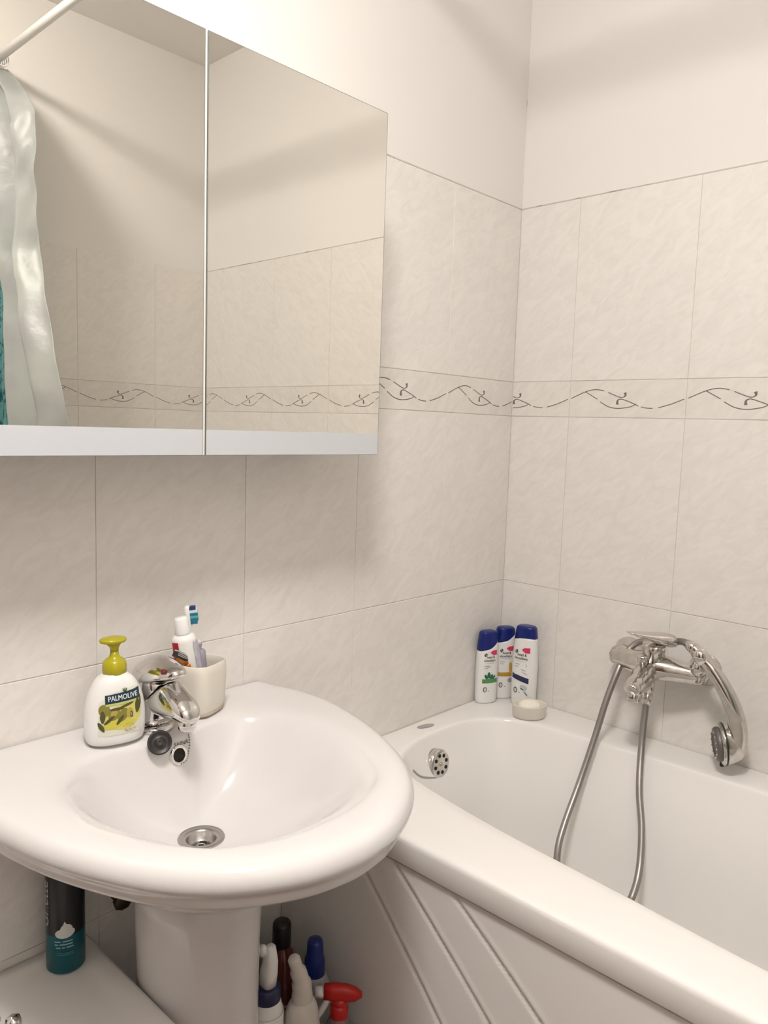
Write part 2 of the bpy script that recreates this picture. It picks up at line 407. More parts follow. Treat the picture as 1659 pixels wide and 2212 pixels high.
under(mk('panel_joint', *box(-.6905, -.686, RY + .003, -.003, .5312, .5338), M_DIRTLINE, smooth=False), tub)
chip = onx(1228, 2053, -.6892)
under(mk('chip_mark', *patch_vf(ell(0, 0, .011, .0035, .15), lambda u, v, o: Vector((-.6894, chip.y - u, chip.z - v * 1 - u * .1))), mat('chip_grey', (.40, .38, .35), .6)), tub)
# overflow plate on the end wall
bm = bmesh.new(); bm.from_mesh(tub_shell.data); TUB_BVH = BVHTree.FromBMesh(bm); bm.free()
hit, nrm, _, _ = TUB_BVH.ray_cast(CAM, ray(944, 1648))
if nrm.dot(ray(944, 1648)) > 0: nrm = -nrm
ovf = empty('overflow_plate'); bpy.data.objects.remove(ovf)
OD = Vector((nrm.x * .35 - .02, nrm.y, nrm.z * .2)).normalized()
op_ = under(mk('overflow_plate', *orient(lathe([(.029, -.010), (.030, .006), (.028, .0095), (.020, .0112), (.001, .0115)], 40), hit, OD), M_OLDCHROME), tub)
def sub(o, p): o.parent = p; o.matrix_parent_inverse = p.matrix_world.inverted() if False else Matrix.Identity(4); return o
ox = Vector((0, 0, 1)).cross(OD).normalized(); oy = OD.cross(ox)
for k in range(8):
    a = 2 * PI * k / 8 + .2; c = hit + OD * .0106 + ox * (.0185 * math.cos(a)) + oy * (.0185 * math.sin(a))
    mk('drain_hole', *orient(lathe([(.0040, 0), (.0040, .0014), (.002, .0015)], 14), c, OD), M_DARK, op_)
mk('screw', *orient(lathe([(.004, 0), (.004, .0018), (.002, .0026)], 14), hit + OD * .011, OD), mat('brass_screw', (.55, .45, .28), .25, 1), op_)
ch0 = hit - oy * .031 + OD * .006 if oy.z > 0 else hit + oy * .031 + OD * .006
_far = TUB_BVH.ray_cast(CAM, ray(893, 1664))[0]; _mid = TUB_BVH.ray_cast(CAM, ray(912, 1678))[0]
def lift(p, d=.003): return p + (CAM - p).normalized() * d
under(mk('plug_cable', *tube(cat_rom([ch0, lift(_mid), lift(_far)], 8), .0016, 8), M_STEEL), tub)
st = onz(918, 1568, ZR)
under(mk('maker_sticker', *patch_vf(ell(0, 0, .023, .0095, 0), lambda u, v, o: Vector((st.x + u * .985 , st.y - .002 + v - u * .17, .5806))), mat('sticker_grey', (.36, .35, .34), .4)), tub)

# ------------------------------------------------------------------ washbasin
SX = -.995
basin = tag(empty('washbasin', (SX, 0, .775)), 'white ceramic washbasin with rounded front, mounted under the mirror cabinet', 'washbasin')
def sym(h): return [(x, y) for x, y in h] + [(-x, y) for x, y in h[::-1] if abs(x) > 1e-6]
Ohalf = [(0, -.513), (.06, -.503), (.12, -.474), (.17, -.432), (.212, -.373), (.25, -.285), (.272, -.2), (.279, -.14), (.274, -.08), (.26, -.034), (.246, -.006)]
Opts = cat_rom([(x, y, 0) for x, y in Ohalf], 6) + [Vector((.243, -.001, 0))]
Opoly = Opts + [Vector((-p.x, p.y, 0)) for p in Opts[::-1]]
Bhalf = [(0, -.441), (.07, -.432), (.135, -.393), (.178, -.305), (.192, -.235), (.182, -.165), (.15, -.118), (.108, -.098), (.068, -.101), (.036, -.112), (0, -.116)]
Bfull = sym(Bhalf); Bpoly = cat_rom([(x, y, 0) for x, y in Bfull], 6, True)
# closed curve: drop the duplicate front point
BC = Vector((0, -.225, 0)); NS = 128
sa = sorted([-PI + 2 * PI * (k + .5) / NS for k in range(NS)] + [math.atan2(-.001 - BC.y, s * .243) for s in (1, -1)])
Op = [poly_hit(Opoly, BC, a) for a in sa]; Bp = [poly_hit(Bpoly, BC, a) for a in sa]
Dp = [Vector((.0305 * math.cos(a), -.193 + .0305 * math.sin(a), 0)) for a in sa]
def inset(P, d):
    out = []
    for p in P:
        k = (BC - p).normalized(); back = max(0, min(1, (p.y + .03) / .03)); q = p + k * d * (1 - .9 * back); out.append(q)
    return out
rings = []
W3 = lambda P, z: [Vector((SX + p.x, p.y, z)) for p in P]
def mixp(A, B, t): return [a + (b - a) * t for a, b in zip(A, B)]
under_c = [Vector((0, -.19, 0)) + (p - Vector((0, -.19, 0))) * .34 for p in Op]
rings.append(W3(under_c, .605)); rings.append(W3(mixp(under_c, Op, .3), .635)); rings.append(W3(mixp(under_c, Op, .55), .682)); rings.append(W3(mixp(under_c, Op, .8), .714))
for d, z in ((.030, .7235), (.014, .7245), (.0105, .728), (.0095, .7375), (.0065, .742), (.0015, .7475), (.0, .7535), (.0008, .7605), (.005, .7685), (.012, .7735), (.022, .7755)): rings.append(W3(inset(Op, d), z))
A = inset(Op, .022)
for t, z in ((.35, .7755), (.65, .7748), (.85, .7735)): rings.append(W3(mixp(A, Bp, t), z))
rings.append([Vector((SX + p.x, p.y, .7705 - .0035 * max(0, min(1, (-.25 - p.y) / .15)))) for p in Bp])
for u, z in ((.05, .7655), (.12, .7535), (.22, .734), (.35, .709), (.5, .6865), (.65, .6705), (.8, .6585), (.92, .6515), (1, .649)): rings.append(W3(mixp(Bp, Dp, u), z))
V, F = loft(rings, True, False)
bowl = under(mk('bowl', V, F, M_CERAMIC, sub=1), basin)
bm = bmesh.new(); bm.from_mesh(bowl.data); BASIN_BVH = BVHTree.FromBMesh(bm); bm.free()
def on_basin(x, y):
    h, n, _, _ = BASIN_BVH.ray_cast(CAM, ray(x, y))
    if n.dot(ray(x, y)) > 0: n = -n
    return h, n
# waste
dz = .6492; dc = Vector((SX, -.193, dz))
dr = under(mk('drain', *orient(lathe([(.031, -.004), (.0325, .0), (.0315, .0018), (.022, .0008), (.0200, -.002), (.0192, -.013), (.0150, -.0145), (.002, -.0145)], 40, False), dc, (0, 0, 1)), M_STEEL), basin)
mk('screw_ring', *orient(lathe([(.007, 0), (.007, .003), (.0052, .0035), (.0038, .0028)], 20, True, False), dc + Vector((0, 0, -.0145)), (0, 0, 1)), M_CHROME, dr)
mk('screw_hole', *orient(lathe([(.0042, 0), (.0042, .0005)], 16), dc + Vector((0, 0, -.0113)), (0, 0, 1)), M_DARK, dr)
for k in range(4):
    a = PI / 4 + k * PI / 2
    mk('drain_hole', *orient(lathe([(.0050, 0), (.0050, .0008)], 16), dc + Vector((.0125 * math.cos(a), .0125 * math.sin(a), -.0144)), (0, 0, 1)), M_DARK, dr)
# overflow ring and maker's name
oh, on = on_basin(386, 1631)
og = under(mk('overflow_ring', *orient(lathe([(.0145, -.004), (.0150, .0006), (.0135, .0028), (.0105, .0028), (.0095, .0010), (.0092, -.003)], 36, False, False), oh, on), M_CHROME), basin)
mk('overflow_hole', *orient(lathe([(.0093, 0), (.0093, .0006)], 28), oh + on * .0002, on), M_DARK, og)
lh, ln = on_basin(391, 1606)
lx = (Vector((1, 0, 0)) - ln * ln.x).normalized(); ly = ln.cross(lx)
under(text_obj('maker_name', 'SAINA', .0086, mat('print_black', (.03, .028, .025), .5), None, lambda u, v, o: (BASIN_BVH.ray_cast(lh + lx * u + ly * v + ln * .01, -ln)[0] or lh) + ln * .0009, (0, 0), 0.0, 1.0), basin)

ped = mk('basin_pedestal', [], [], M_CERAMIC); bpy.data.objects.remove(ped)
rings = []
for z, r, yb in ((0, .077, -.06), (.02, .077, -.06), (.2, .0765, -.06), (.45, .0765, -.055), (.56, .079, -.05), (.598, .081, -.05)):
    ring = []
    for k in range(40):
        a = 2 * PI * k / 40; x = r * math.copysign(abs(math.cos(a)) ** .85, math.cos(a)); y = -.180 + r * 1.2 * math.copysign(abs(math.sin(a)) ** .85, math.sin(a))
        ring.append(Vector((SX + .004 + x, min(y, yb), z)))
    rings.append(ring)
ped = tag(mk('basin_pedestal', *loft(rings), M_CERAMIC), 'white ceramic pedestal column carrying the washbasin', 'pedestal')

# rubber plug on its bead chain
ph, pn = on_basin(341, 1605)
pf = (CAM - ph).normalized(); pd = (pf * .75 + pn * .45).normalized(); pc = ph + pd * .010 + pn * .003
plug = tag(empty('basin_plug', pc), 'black rubber plug hanging on a bead chain beneath the basin tap', 'plug')
pb = under(mk('plug_body', *orient(lathe([(.012, -.010), (.0145, -.004), (.0168, -.002), (.0172, .001), (.0164, .0028), (.0148, .0032), (.0130, .0012), (.007, .0008), (.0055, .0028), (.0042, .0036), (.0016, .0024)], 40), pc, pd), M_BLACK), plug)
cp = [ony(396, 1568, -.13), None, None, None, None]
bead_px = [(394, 1563), (401, 1575), (405.5, 1588), (407, 1600), (407, 1612), (405, 1624), (403, 1634), (399, 1643), (393, 1648), (387, 1650)]
bp = []
for i, q in enumerate(bead_px):
    h, n = on_basin(*q); bp.append(h + n * (.0022 if i > 1 else .006))
bp = cat_rom(bp, 6); beads = []; acc = 0; last = bp[0]
for p in bp:
    if (p - last).length >= .0027 or p is bp[0]:
        beads.append(orient(lathe([(.0002, -.0013), (.0010, -.0009), (.0013, 0), (.0010, .0009), (.0002, .0013)], 8), p, (0, 0, 1))); last = p
under(mk('bead_chain', *join(*beads), mat('dark_steel', (.20, .18, .16), .3, 1)), plug)

# ------------------------------------------------------------------ basin mixer tap
FY, FZ = -.074, .7755
tap = tag(empty('basin_tap', (SX, FY, FZ)), 'chrome single lever mixer tap on the washbasin', 'tap')
def tp(y, z): return Vector((SX - .003, y, z))
under(mk('tap_base', *orient(lathe([(.0275, 0), (.0285, .002), (.0285, .006), (.0265, .008)], 40), tp(FY, FZ - .001), (0, 0, 1)), M_CHROME), tap)
# body and spout as one loft: rings turn from the vertical column to the forward spout
rings = []
body = [(FY, .781, 0, .0265, .0265), (FY - .001, .80, 0, .0262, .027), (FY - .004, .814, 8, .0258, .032), (FY - .014, .826, 34, .0250, .037), (FY - .030, .8295, 62, .0235, .0345), (FY - .050, .8285, 78, .0222, .0275), (FY - .070, .827, 88, .0210, .0210), (FY - .086, .8245, 96, .0195, .0170), (FY - .097, .8215, 102, .0162, .0135), (FY - .103, .8195, 105, .0088, .0075)]
for y, z, deg, rx, ry in body:
    a = math.radians(deg); up = Vector((0, -math.cos(a) * 1, 0)); nv = Vector((0, -math.cos(a), math.sin(a))); ring = []
    for k in range(32):
        t = 2 * PI * k / 32; c, s = math.cos(t), math.sin(t); e = 2 / 2.3
        ring.append(tp(y, z) + Vector((1, 0, 0)) * rx * math.copysign(abs(c) ** e, c) + nv * ry * math.copysign(abs(s) ** e, s))
    rings.append(ring)
under(mk('body_spout', *loft(rings), M_CHROME, sub=1), tap)
under(mk('cartridge_neck', *orient(lathe([(.0235, 0), (.0235, .03), (.020, .034)], 36), tp(FY - .002, .818), (0, -.06, 1)), M_CHROME), tap)
aer = under(mk('aerator', *orient(lathe([(.0125, -.006), (.0125, .010), (.0115, .012)], 28), tp(FY - .087, .810), (0, .1, -1)), M_CHROME), tap)
mk('aerator_mesh', *orient(lathe([(.0100, 0), (.0100, .001)], 24), tp(FY - .087 + .0012, .7975), (0, .1, -1)), M_STEEL, aer)
# lever handle: a rounded shell, tilted up to the front
rings = []
for s, rx, ru, rd, rise in ((0, .008, .006, .004, 0), (.06, .0185, .016, .008, 0), (.18, .0255, .026, .010, 0), (.36, .0290, .0335, .011, .001), (.54, .0285, .0330, .009, .003), (.72, .0245, .0245, .007, .006), (.88, .0190, .0145, .006, .010), (.97, .012, .008, .004, .012), (1, .005, .003, .002, .012)):
    y = FY + .042 - s * .112; z = .8475 + s * .011 + rise; ring = []
    for k in range(28):
        t = 2 * PI * k / 28; c, sn = math.cos(t), math.sin(t)
        ring.append(tp(y, z) + Vector((rx * c, 0, (ru if sn > 0 else rd) * sn)))
    rings.append(ring)
lev = under(mk('lever_handle', *loft(rings), M_CHROME, sub=1), tap)
dh = onx(358, 1453, SX - .003 - .027)
mk('temperature_dot', *orient(lathe([(.0038, -.003), (.0038, .0026), (.0025, .0032)], 16), Vector((SX - .0305, dh.y + .004, dh.z)), (-1, -.15, .25)), mat('red_dot', (.16, .012, .016), .3), lev)

# ------------------------------------------------------------------ mirror cabinet
CY = -.15; CX0, CXG, CX1 = -1.312, -.9655, -.6195; CZ0, CZ1 = 1.1795, 1.7355
cab = tag(empty('mirror_cabinet', ((CX0 + CX1) / 2, 0, CZ0)), 'wall cabinet with two mirror doors and a frosted strip along the bottom', 'cabinet')
under(bbox_obj('carcass', (CX0 + .004, CX1 - .004, CY + .0185, -.0012, CZ0 + .002, CZ1 - .002), M_LACQ, bev=.001), cab)
for x0, x1 in ((CX0, CXG - .0028), (CXG + .0016, CX1)):
    d = under(bbox_obj('door', (x0 + .0006, x1 - .0006, CY + .0045, CY + .018, CZ0 + .0004, CZ1 - .0004), M_LACQ), cab)
    gl = bbox_obj('mirror_pane', (x0, x1, CY, CY + .0043, CZ0, CZ1), M_EDGE, d)
    fz = CZ0 + .0355
    mk('mirror_face', [(x0 + .001, CY - .0002, fz), (x1 - .001, CY - .0002, fz), (x1 - .001, CY - .0002, CZ1 - .001), (x0 + .001, CY - .0002, CZ1 - .001)], [(0, 1, 2, 3)], M_MIRROR, d, smooth=False)
    mk('frosted_strip', [(x0 + .0008, CY - .0002, CZ0 + .0006), (x1 - .0008, CY - .0002, CZ0 + .0006), (x1 - .0008, CY - .0002, fz), (x0 + .0008, CY - .0002, fz)], [(0, 1, 2, 3)], M_FROST, d, smooth=False)
under(bbox_obj('door_edge_strip', (CXG - .0026, CXG + .0009, CY + .0012, CY + .017, CZ0 + .0006, CZ1 - .0006), M_LACQ), cab)

# ------------------------------------------------------------------ shower rod and curtain (seen in the mirror)
rod = tag(empty('shower_rod', (-.70, -.8, 2.19)), 'white shower curtain rod running above the bathtub edge', 'rod')
under(mk('rod_tube', *tube([(-.70, -.012, 2.19), (-.70, -.8, 2.19), (-.70, RY + .012, 2.19)], .0108, 16), M_WHITE), rod)
for y, d in ((-.0005, -1), (RY + .0005, 1)): under(mk('end_flange', *orient(lathe([(.028, 0), (.028, .008), (.016, .014)], 28), (-.70, y, 2.19), (0, d, 0)), M_WHITE), rod)
cur = tag(empty('shower_curtain', (-.71, -1.45, .3)), 'silvery pale green shower curtain with a teal print, reflected in the mirror', 'curtain')
def cedge(z):   # y of the free edge by height
    P = [(.30, -.98), (.8, -1.06), (1.205, -1.13), (1.40, -1.215), (1.60, -1.30), (1.66, -1.317), (1.80, -1.314), (1.95, -1.312), (2.003, -1.318), (2.05, -1.36), (2.10, -1.43), (2.16, -1.52)]
    for (a, b), (c, d) in zip(P, P[1:]):
        if a <= z <= c: return b + (d - b) * (z - a) / (c - a)
    return P[0][1] if z < .3 else P[-1][1]
def cpoint(s, z):
    e = cedge(z); y0 = RY + .035; y = y0 + (e - y0) * s; low = max(0, min(1, (2.16 - z) / 1.5))
    amp = .026 + .022 * low; x = -.714 - .055 * max(0, min(1, (.85 - z) / .25)) + amp * math.sin(s * 15.5 - 1.2 + .5 * math.sin(z * 3)) * (1 - .35 * s) + .006 * math.sin(z * 11 + s * 9) + .0035 * math.sin(z * 31 + s * 17) * math.sin(z * 7) + .0022 * math.sin(z * 58 - s * 40) * max(0, math.sin(z * 5 + 1 + s * 4))
    return Vector((x - .02 * low * s, y, z))
def csheet(s0, s1, ns, z0, z1, nzz, off=0):
    V = [cpoint(s0 + (s1 - s0) * i / ns, z0 + (z1 - z0) * j / nzz) + Vector((off, 0, 0)) for i in range(ns + 1) for j in range(nzz + 1)]
    F = [(i * (nzz + 1) + j, (i + 1) * (nzz + 1) + j, (i + 1) * (nzz + 1) + j + 1, i * (nzz + 1) + j + 1) for i in range(ns) for j in range(nzz)]
    return V, F
M_SATIN = mat('curtain_satin', (.47, .485, .475), .34, noise=((.55, .58, .555), 9), bump=.9, bscale=26)
def translucent(m, f):
    nt = m.node_tree; b = nt.nodes['Principled BSDF']; o = nt.nodes['Material Output']
    tr = nt.nodes.new('ShaderNodeBsdfTranslucent'); mx = nt.nodes.new('ShaderNodeMixShader'); mx.inputs[0].default_value = f
    nt.links.new(b.inputs['Base Color'].links[0].from_socket, tr.inputs['Color'])
    nt.links.new(b.outputs[0], mx.inputs[1]); nt.links.new(tr.outputs[0], mx.inputs[2]); nt.links.new(mx.outputs[0], o.inputs['Surface'])
translucent(M_SATIN, .5)
M_TEAL = dirt_mat('curtain_print', (.20, .46, .46), (.03, .16, .20), 55, .5)
translucent(M_TEAL, .65)
cs = under(mk('curtain_fabric', *csheet(.42, 1, 70, .3, 2.155, 150), M_SATIN), cur)
cs.modifiers.new('th', 'SOLIDIFY').thickness = .0012
ct = under(mk('printed_panel', *csheet(0, .42, 60, .3, 2.155, 120), M_TEAL), cur)
ct.modifiers.new('th', 'SOLIDIFY').thickness = .0012
for k in range(6):
    y = -1.585 + k * .013
    ringp = [Vector((-.70 + .017 * math.sin(2 * PI * i / 20), y, 2.182 + .019 * math.cos(2 * PI * i / 20))) for i in range(21)]
    under(mk('curtain_ring', *tube(ringp, .0016, 6), M_WHITE), cur)

# ------------------------------------------------------------------ bath mixer with hose and hand shower
MY, MZ = -.42, .757
bath = tag(empty('bath_mixer', (0, MY, MZ)), 'worn chrome bath mixer with lever, mounted on the tiled wall over the bathtub', 'mixer tap')
for y in (-.338, -.502):
    under(mk('wall_rosette', *orient(lathe([(.033, .0006), (.033, .004), (.029, .012), (.022, .02), (.019, .032)], 36), (0, y, MZ), (-1, 0, 0)), M_OLDCHROME), bath)
path = [(-.052, -.325, MZ), (-.054, -.335, MZ), (-.060, -.36, MZ + .001), (-.070, -.39, MZ + .003), (-.075, -.42, MZ + .004), (-.070, -.45, MZ + .003), (-.060, -.48, MZ + .001), (-.054, -.505, MZ), (-.052, -.516, MZ)]
under(mk('mixer_body', *tube(path, [(.014, .016), (.020, .021), (.021, .022), (.025, .027), (.029, .031), (.025, .027), (.021, .022), (.020, .021), (.014, .016)], 24), M_OLDCHROME, sub=1), bath)
for y in (-.338, -.502): under(mk('union_nut', *orient(lathe([(.021, .028), (.0235, .031), (.0235, .05), (.019, .054)], 8), (0, y, MZ), (-1, 0, 0)), M_OLDCHROME), bath)
under(mk('spout', *tube(cat_rom([(-.075, MY, MZ - .002), (-.105, MY - .001, MZ - .008), (-.135, MY - .003, MZ - .016), (-.158, MY - .004, MZ - .024), (-.170, MY - .004, MZ - .030)], 4), [(.026, .024)] * 3 + [(.023, .022)] * 4 + [(.020, .020)] * 4 + [(.018, .019)] * 3 + [(.0165, .017)] * 2 + [(.009, .010)], 20), M_OLDCHROME, sub=1), bath)
under(mk('spout_aerator', *orient(lathe([(.0145, -.012), (.0145, .012), (.0135, .014)], 26), (-.157, MY - .004, MZ - .036), (-.05, 0, -1)), M_OLDCHROME), bath)
under(mk('diverter_knob', *orient(lathe([(.006, -.005), (.006, .012), (.010, .015), (.010, .024), (.008, .027)], 20), (-.118, MY - .002, MZ + .01), (-.25, 0, 1)), M_OLDCHROME), bath)
nk = Vector((-.078, MY - .006, MZ + .02)); nd = Vector((-.16, -.04, 1)).normalized()
under(mk('cartridge_housing', *orient(lathe([(.022, -.005), (.0215, .018), (.0225, .02), (.0225, .036)], 32), nk, nd), M_OLDCHROME), bath)
lp = [onx(1446, 1379, -.072), onx(1428, 1378, -.088), onx(1405, 1374, -.112), onx(1380, 1370, -.138), onx(1356, 1366, -.162)]
lp = [p + Vector((0, 0, -.004)) for p in lp]
Lp = [Vector(p) for p in lp]; dirl = (Lp[-1] - Lp[0]).normalized(); side = Vector((0, 0, 1)).cross(dirl).normalized(); upv = dirl.cross(side)
rings = []
for t, wd, h in ((-.16, .006, .006), (-.12, .0165, .012), (0, .0245, .0145), (.2, .0265, .0135), (.45, .0225, .0085), (.75, .0165, .0050), (.96, .012, .0028), (1.0, .006, .0012)):
    c = Lp[0] + (Lp[-1] - Lp[0]) * t + upv * (.004 * t); rings.append([c + side * (wd * math.cos(2 * PI * k / 24)) + upv * (h * math.sin(2 * PI * k / 24)) for k in range(24)])
under(mk('lever', *loft(rings), M_OLDCHROME, sub=1), bath)
under(mk('hose_outlet', *orient(lathe([(.0135, -.012), (.0135, .022), (.0115, .024), (.0115, .036)], 24), (-.092, MY - .003, MZ - .022), (0, 0, -1)), M_OLDCHROME), bath)
# cradle for the hand shower at the right end
hk = onx(1528, 1452, -.06)
under(mk('shower_cradle', *tube([(-.048, -.503, MZ + .006), (-.066, -.512, MZ + .018), (-.080, -.520, MZ + .030)], [.017, .016, .013], 18), M_OLDCHROME), bath)

# hand shower
hp = [onx(1497, 1399, -.096), onx(1510, 1413, -.095), onx(1535, 1443, -.092), onx(1556, 1473, -.089), onx(1577, 1513, -.085), onx(1590, 1553, -.079), onx(1594, 1588, -.073), onx(1588, 1618, -.070)]
shower = tag(empty('hand_shower', hp[0]), 'chrome hand shower with curved handle resting in the bath mixer', 'hand shower')
hpc = cat_rom(hp, 5); nH = len(hpc)
def hr(i):
    s = i / (nH - 1)
    if s < .26: return .0118
    return .0128 + .0062 * (s - .26) / .74
under(mk('handle', *tube(hpc, [hr(i) for i in range(nH)], 20), M_OLDCHROME), shower)
under(mk('handle_collar', *tube([hp[1] - (hp[2] - hp[1]) * .28, hp[1], hp[1] + (hp[2] - hp[1]) * .55], [.0125, .0150, .0150], 20), M_CHROME), shower)
hc = onx(1570, 1607, -.066); hd = (onx(1540, 1604, -.085) - hc).normalized()
hd = (CM @ Vector((-.98, -.08, -.20))).normalized()
head = under(mk('shower_head', *orient(lathe([(.006, -.036), (.020, -.032), (.031, -.021), (.0385, -.003), (.0400, .006), (.0395, .012), (.036, .0135)], 40), hc, hd), M_OLDCHROME, sub=0), shower)
mk('seal_ring', *orient(lathe([(.0392, .0), (.0406, .001), (.0406, .0035), (.0392, .0045)], 40, False, False), hc + hd * .004, hd), M_BLACK, head)
mk('spray_face', *orient(lathe([(.033, .0), (.033, .006), (.030, .010), (.022, .0115), (.020, .0085), (.001, .009)], 36), hc + hd * .012, hd), mat('spray_grey', (.16, .15, .14), .35, .4), head)
for k in range(14):
    a = 2 * PI * k / 14; hx = hd.cross(Vector((0, 0, 1))).normalized(); hy = hd.cross(hx)
    mk('spray_nozzle', *orient(lathe([(.0018, 0), (.0014, .0024)], 8), hc + hd * .0225 + hx * (.026 * math.cos(a)) + hy * (.026 * math.sin(a)), hd), M_CHROME, head)
mk('selector_tab', *orient(lathe([(.004, -.003), (.004, .004)], 10), hc + Vector((0, 0, -.0405)) + hd * .006, (0, 0, -1)), M_BLACK, head)

# hose
hosep = [hp[0] + (hp[1] - hp[0]) * .3, onx(1480, 1388, -.085), onx(1452, 1385, -.060), onx(1415, 1384, -.042), onx(1378, 1388, -.040), onx(1352, 1412, -.055), onx(1334, 1450, -.080), onx(1310, 1512, -.105), onx(1283, 1598, -.135), onx(1250, 1695, -.18),
         onx(1220, 1778, -.235), onx(1205, 1835, -.275), onx(1205, 1890, -.315), onx(1222, 1945, -.34), Vector((-.36, -.445, .215)), Vector((-.35, -.50, .215)), onx(1338, 1985, -.30), onx(1365, 1938, -.262), onx(1381, 1878, -.222), onx(1386, 1790, -.185), onx(1381, 1705, -.155), onx(1386, 1610, -.118), Vector((-.092, MY - .003, MZ - .056))]
hc_ = cat_rom(hosep, 40)
# even resampling with ribs
pts = [hc_[0]]; acc = 0; step = .0016
for a, b in zip(hc_, hc_[1:]):
    L = (b - a).length
    while acc + L >= step:
        t = (step - acc) / L; a = a + (b - a) * t; pts.append(a); L = (b - a).length; acc = 0
    acc += L
rad = [.0066 + (.0005 if (i % 2) else -.0004) for i in range(len(pts))]
hose = tag(empty('shower_hose', pts[-1]), 'ribbed metal shower hose looping from the hand shower down into the bathtub', 'hose')
under(mk('ribbed_hose', *tube(pts, rad, 10), M_HOSE), hose)
under(mk('end_nut', *tube([pts[-1] + Vector((0, 0, .012)), pts[-1] + Vector((0, 0, -.006)), pts[-1] + Vector((0, 0, -.02))], [.0115, .0112, .0082], 16), M_OLDCHROME), hose)
under(mk('swivel_cone', *tube([pts[0], pts[8], pts[14]], [.0118, .0105, .0082], 16), M_OLDCHROME), hose)

# ------------------------------------------------------------------ oval bottles
def oval_bottle(prof, seg=48, power=2.4):
    """prof: list of (half width, half depth, z)"""
    rings = []
    for a, b, z in prof:
        ring = []
        for k in range(seg):
            t = 2 * PI * k / seg; c, s = math.cos(t), math.sin(t); e = 2 / power
            ring.append(Vector((a * math.copysign(abs(c) ** e, c), b * math.copysign(abs(s) ** e, s), z)))
        rings.append(ring)
    return rings
def interp(prof, z):
    for (a, b, c), (d, e, f) in zip(prof, prof[1:]):
        if c <= z <= f:
            t = (z - c) / max(1e-9, f - c); t2 = t
            return a + (d - a) * t2, b + (e - b) * t2
    return prof[-1][:2]
def smooth_prof(prof, n=6): return [tuple(p) for p in cat_rom([Vector(p) for p in prof], n)]

# soap pump bottle
pumpb = tag(empty('soap_dispenser', (-1.063, -.079, .7762), math.radians(-13)), 'white liquid soap pump bottle with olive label standing left of the basin tap', 'soap dispenser')
PP = smooth_prof([(.034, .020, 0), (.0385, .0235, .004), (.0408, .0255, .016), (.0412, .0262, .035), (.0395, .0258, .055), (.0345, .0242, .073), (.0265, .0212, .088), (.0185, .0175, .095), (.0155, .0155, .098)], 5)
mk('bottle_body', *loft(oval_bottle(PP, 56, 2.5)), M_BOTTLE, pumpb)
def pf_(u, v, off):
    a, b = interp(PP, v); q = min(.985, abs(u) / a); y = -b * (1 - q ** 2.5) ** (1 / 2.5)
    return Vector((u, y - .0005 - off, v))
M_COLL = M_OLIVEPLASTIC
mk('pump_collar', *lathe([(.0155, .096), (.0162, .0965), (.0164, .108), (.0150, .1135), (.0125, .1165), (.0085, .119), (.0062, .123), (.0052, .129)], 36), M_OLIVEPLASTIC, pumpb)
rings = []
for sc, z, xo in ((.0052, .128, 0), (.0058, .133, 0), (.0095, .1385, -.001), (.0165, .1415, -.002), (.0178, .144, -.002), (.0168, .1462, -.002), (.011, .1478, -.001), (.003, .1482, -.001)):
    rings.append([Vector((sc * math.cos(2 * PI * k / 32) * 1.05 + xo, sc * math.sin(2 * PI * k / 32) * (.82 if z > .137 else 1), z)) for k in range(32)])
mk('pump_head', *loft(rings), M_OLIVEPLASTIC, pumpb)
def pm(name, col, rough=.4): return mat('print_' + name, col, rough)
lab = mk('front_label', *patch_vf(dens([(-.0285, .016), (.0305, .016), (.0325, .045), (.0315, .078), (.020, .081), (-.012, .0755), (-.0265, .063)]), pf_, 0, 6), pm('pale_lime', (.70, .69, .58)), pumpb)
def prt(name, polys, col, off, parent): return mk(name, *join(*[patch_vf(p, pf_, off, 4) for p in polys]), pm(col[0], col[1]), parent, smooth=False)
prt('label_glow', [ell(.004, .041, .026, .018, .1), ell(.016, .048, .014, .018, 0)], ('glow', (.62, .56, .16)), .0002, lab)
prt('label_glow', [ell(-.006, .034, .017, .0075, .3), ell(.012, .031, .010, .006, 0)], ('yellow', (.58, .53, .07)), .0003, lab)
prt('label_olive', [ell(-.020, .053, .0075, .0085, .3), ell(.0045, .044, .0065, .0100, -.5), ell(-.0075, .046, .007, .009, -.7)], ('olive', (.22, .20, .035)), .0004, lab)
prt('label_olive', [ell(-.0075, .0485, .0042, .0060, -.6), ell(.014, .0455, .0048, .0075, .1)], ('light_olive', (.42, .33, .07)), .0005, lab)
prt('label_leaf', [ell(-.0225, .044, .0035, .009, 0, tip=1.6), ell(.026, .056, .0045, .013, -.15, tip=1.5), ell(-.0245, .030, .003, .008, .5, tip=1.6), ell(-.014, .039, .009, .0022, .7), ell(.0005, .0375, .008, .0024, .9), ell(.016, .043, .0022, .0046, .15), ell(-.004, .0535, .010, .002, .05), ell(.009, .057, .011, .0018, .28)], ('leaf', (.075, .072, .018)), .0006, lab)
prt('label_pit', [ell(.0155, .0435, .0012, .0027, .15)], ('pit', (.30, .29, .16)), .0008, lab)
prt('label_strip', [dens([(-.0185, .0585), (.0275, .0605), (.0275, .0640), (-.0185, .0620)])], ('lime_strip', (.50, .52, .17)), .0007, lab)
ban = prt('brand_banner', [dens([(-.0190, .0615), (.0285, .0640), (.0285, .0780), (-.0190, .0735)])], ('navy_banner', (.008, .030, .050)), .0009, lab)
mk('banner_leaf', *join(*[patch_vf(ell(.0075 + .0018 * k, .0790 - .0006 * abs(k), .0008, .0028, -.45 * k), pf_, .001, 2) for k in (-1, 0, 1)]), pm('green', (.03, .10, .03)), lab, smooth=False)
text_obj('brand_name', 'PALMOLIVE', .0100, pm('white', (.72, .74, .76)), lab, lambda u, v, o: pf_(u, v, .0013 + o), (.0048, .0692), .055, .80, .00018)
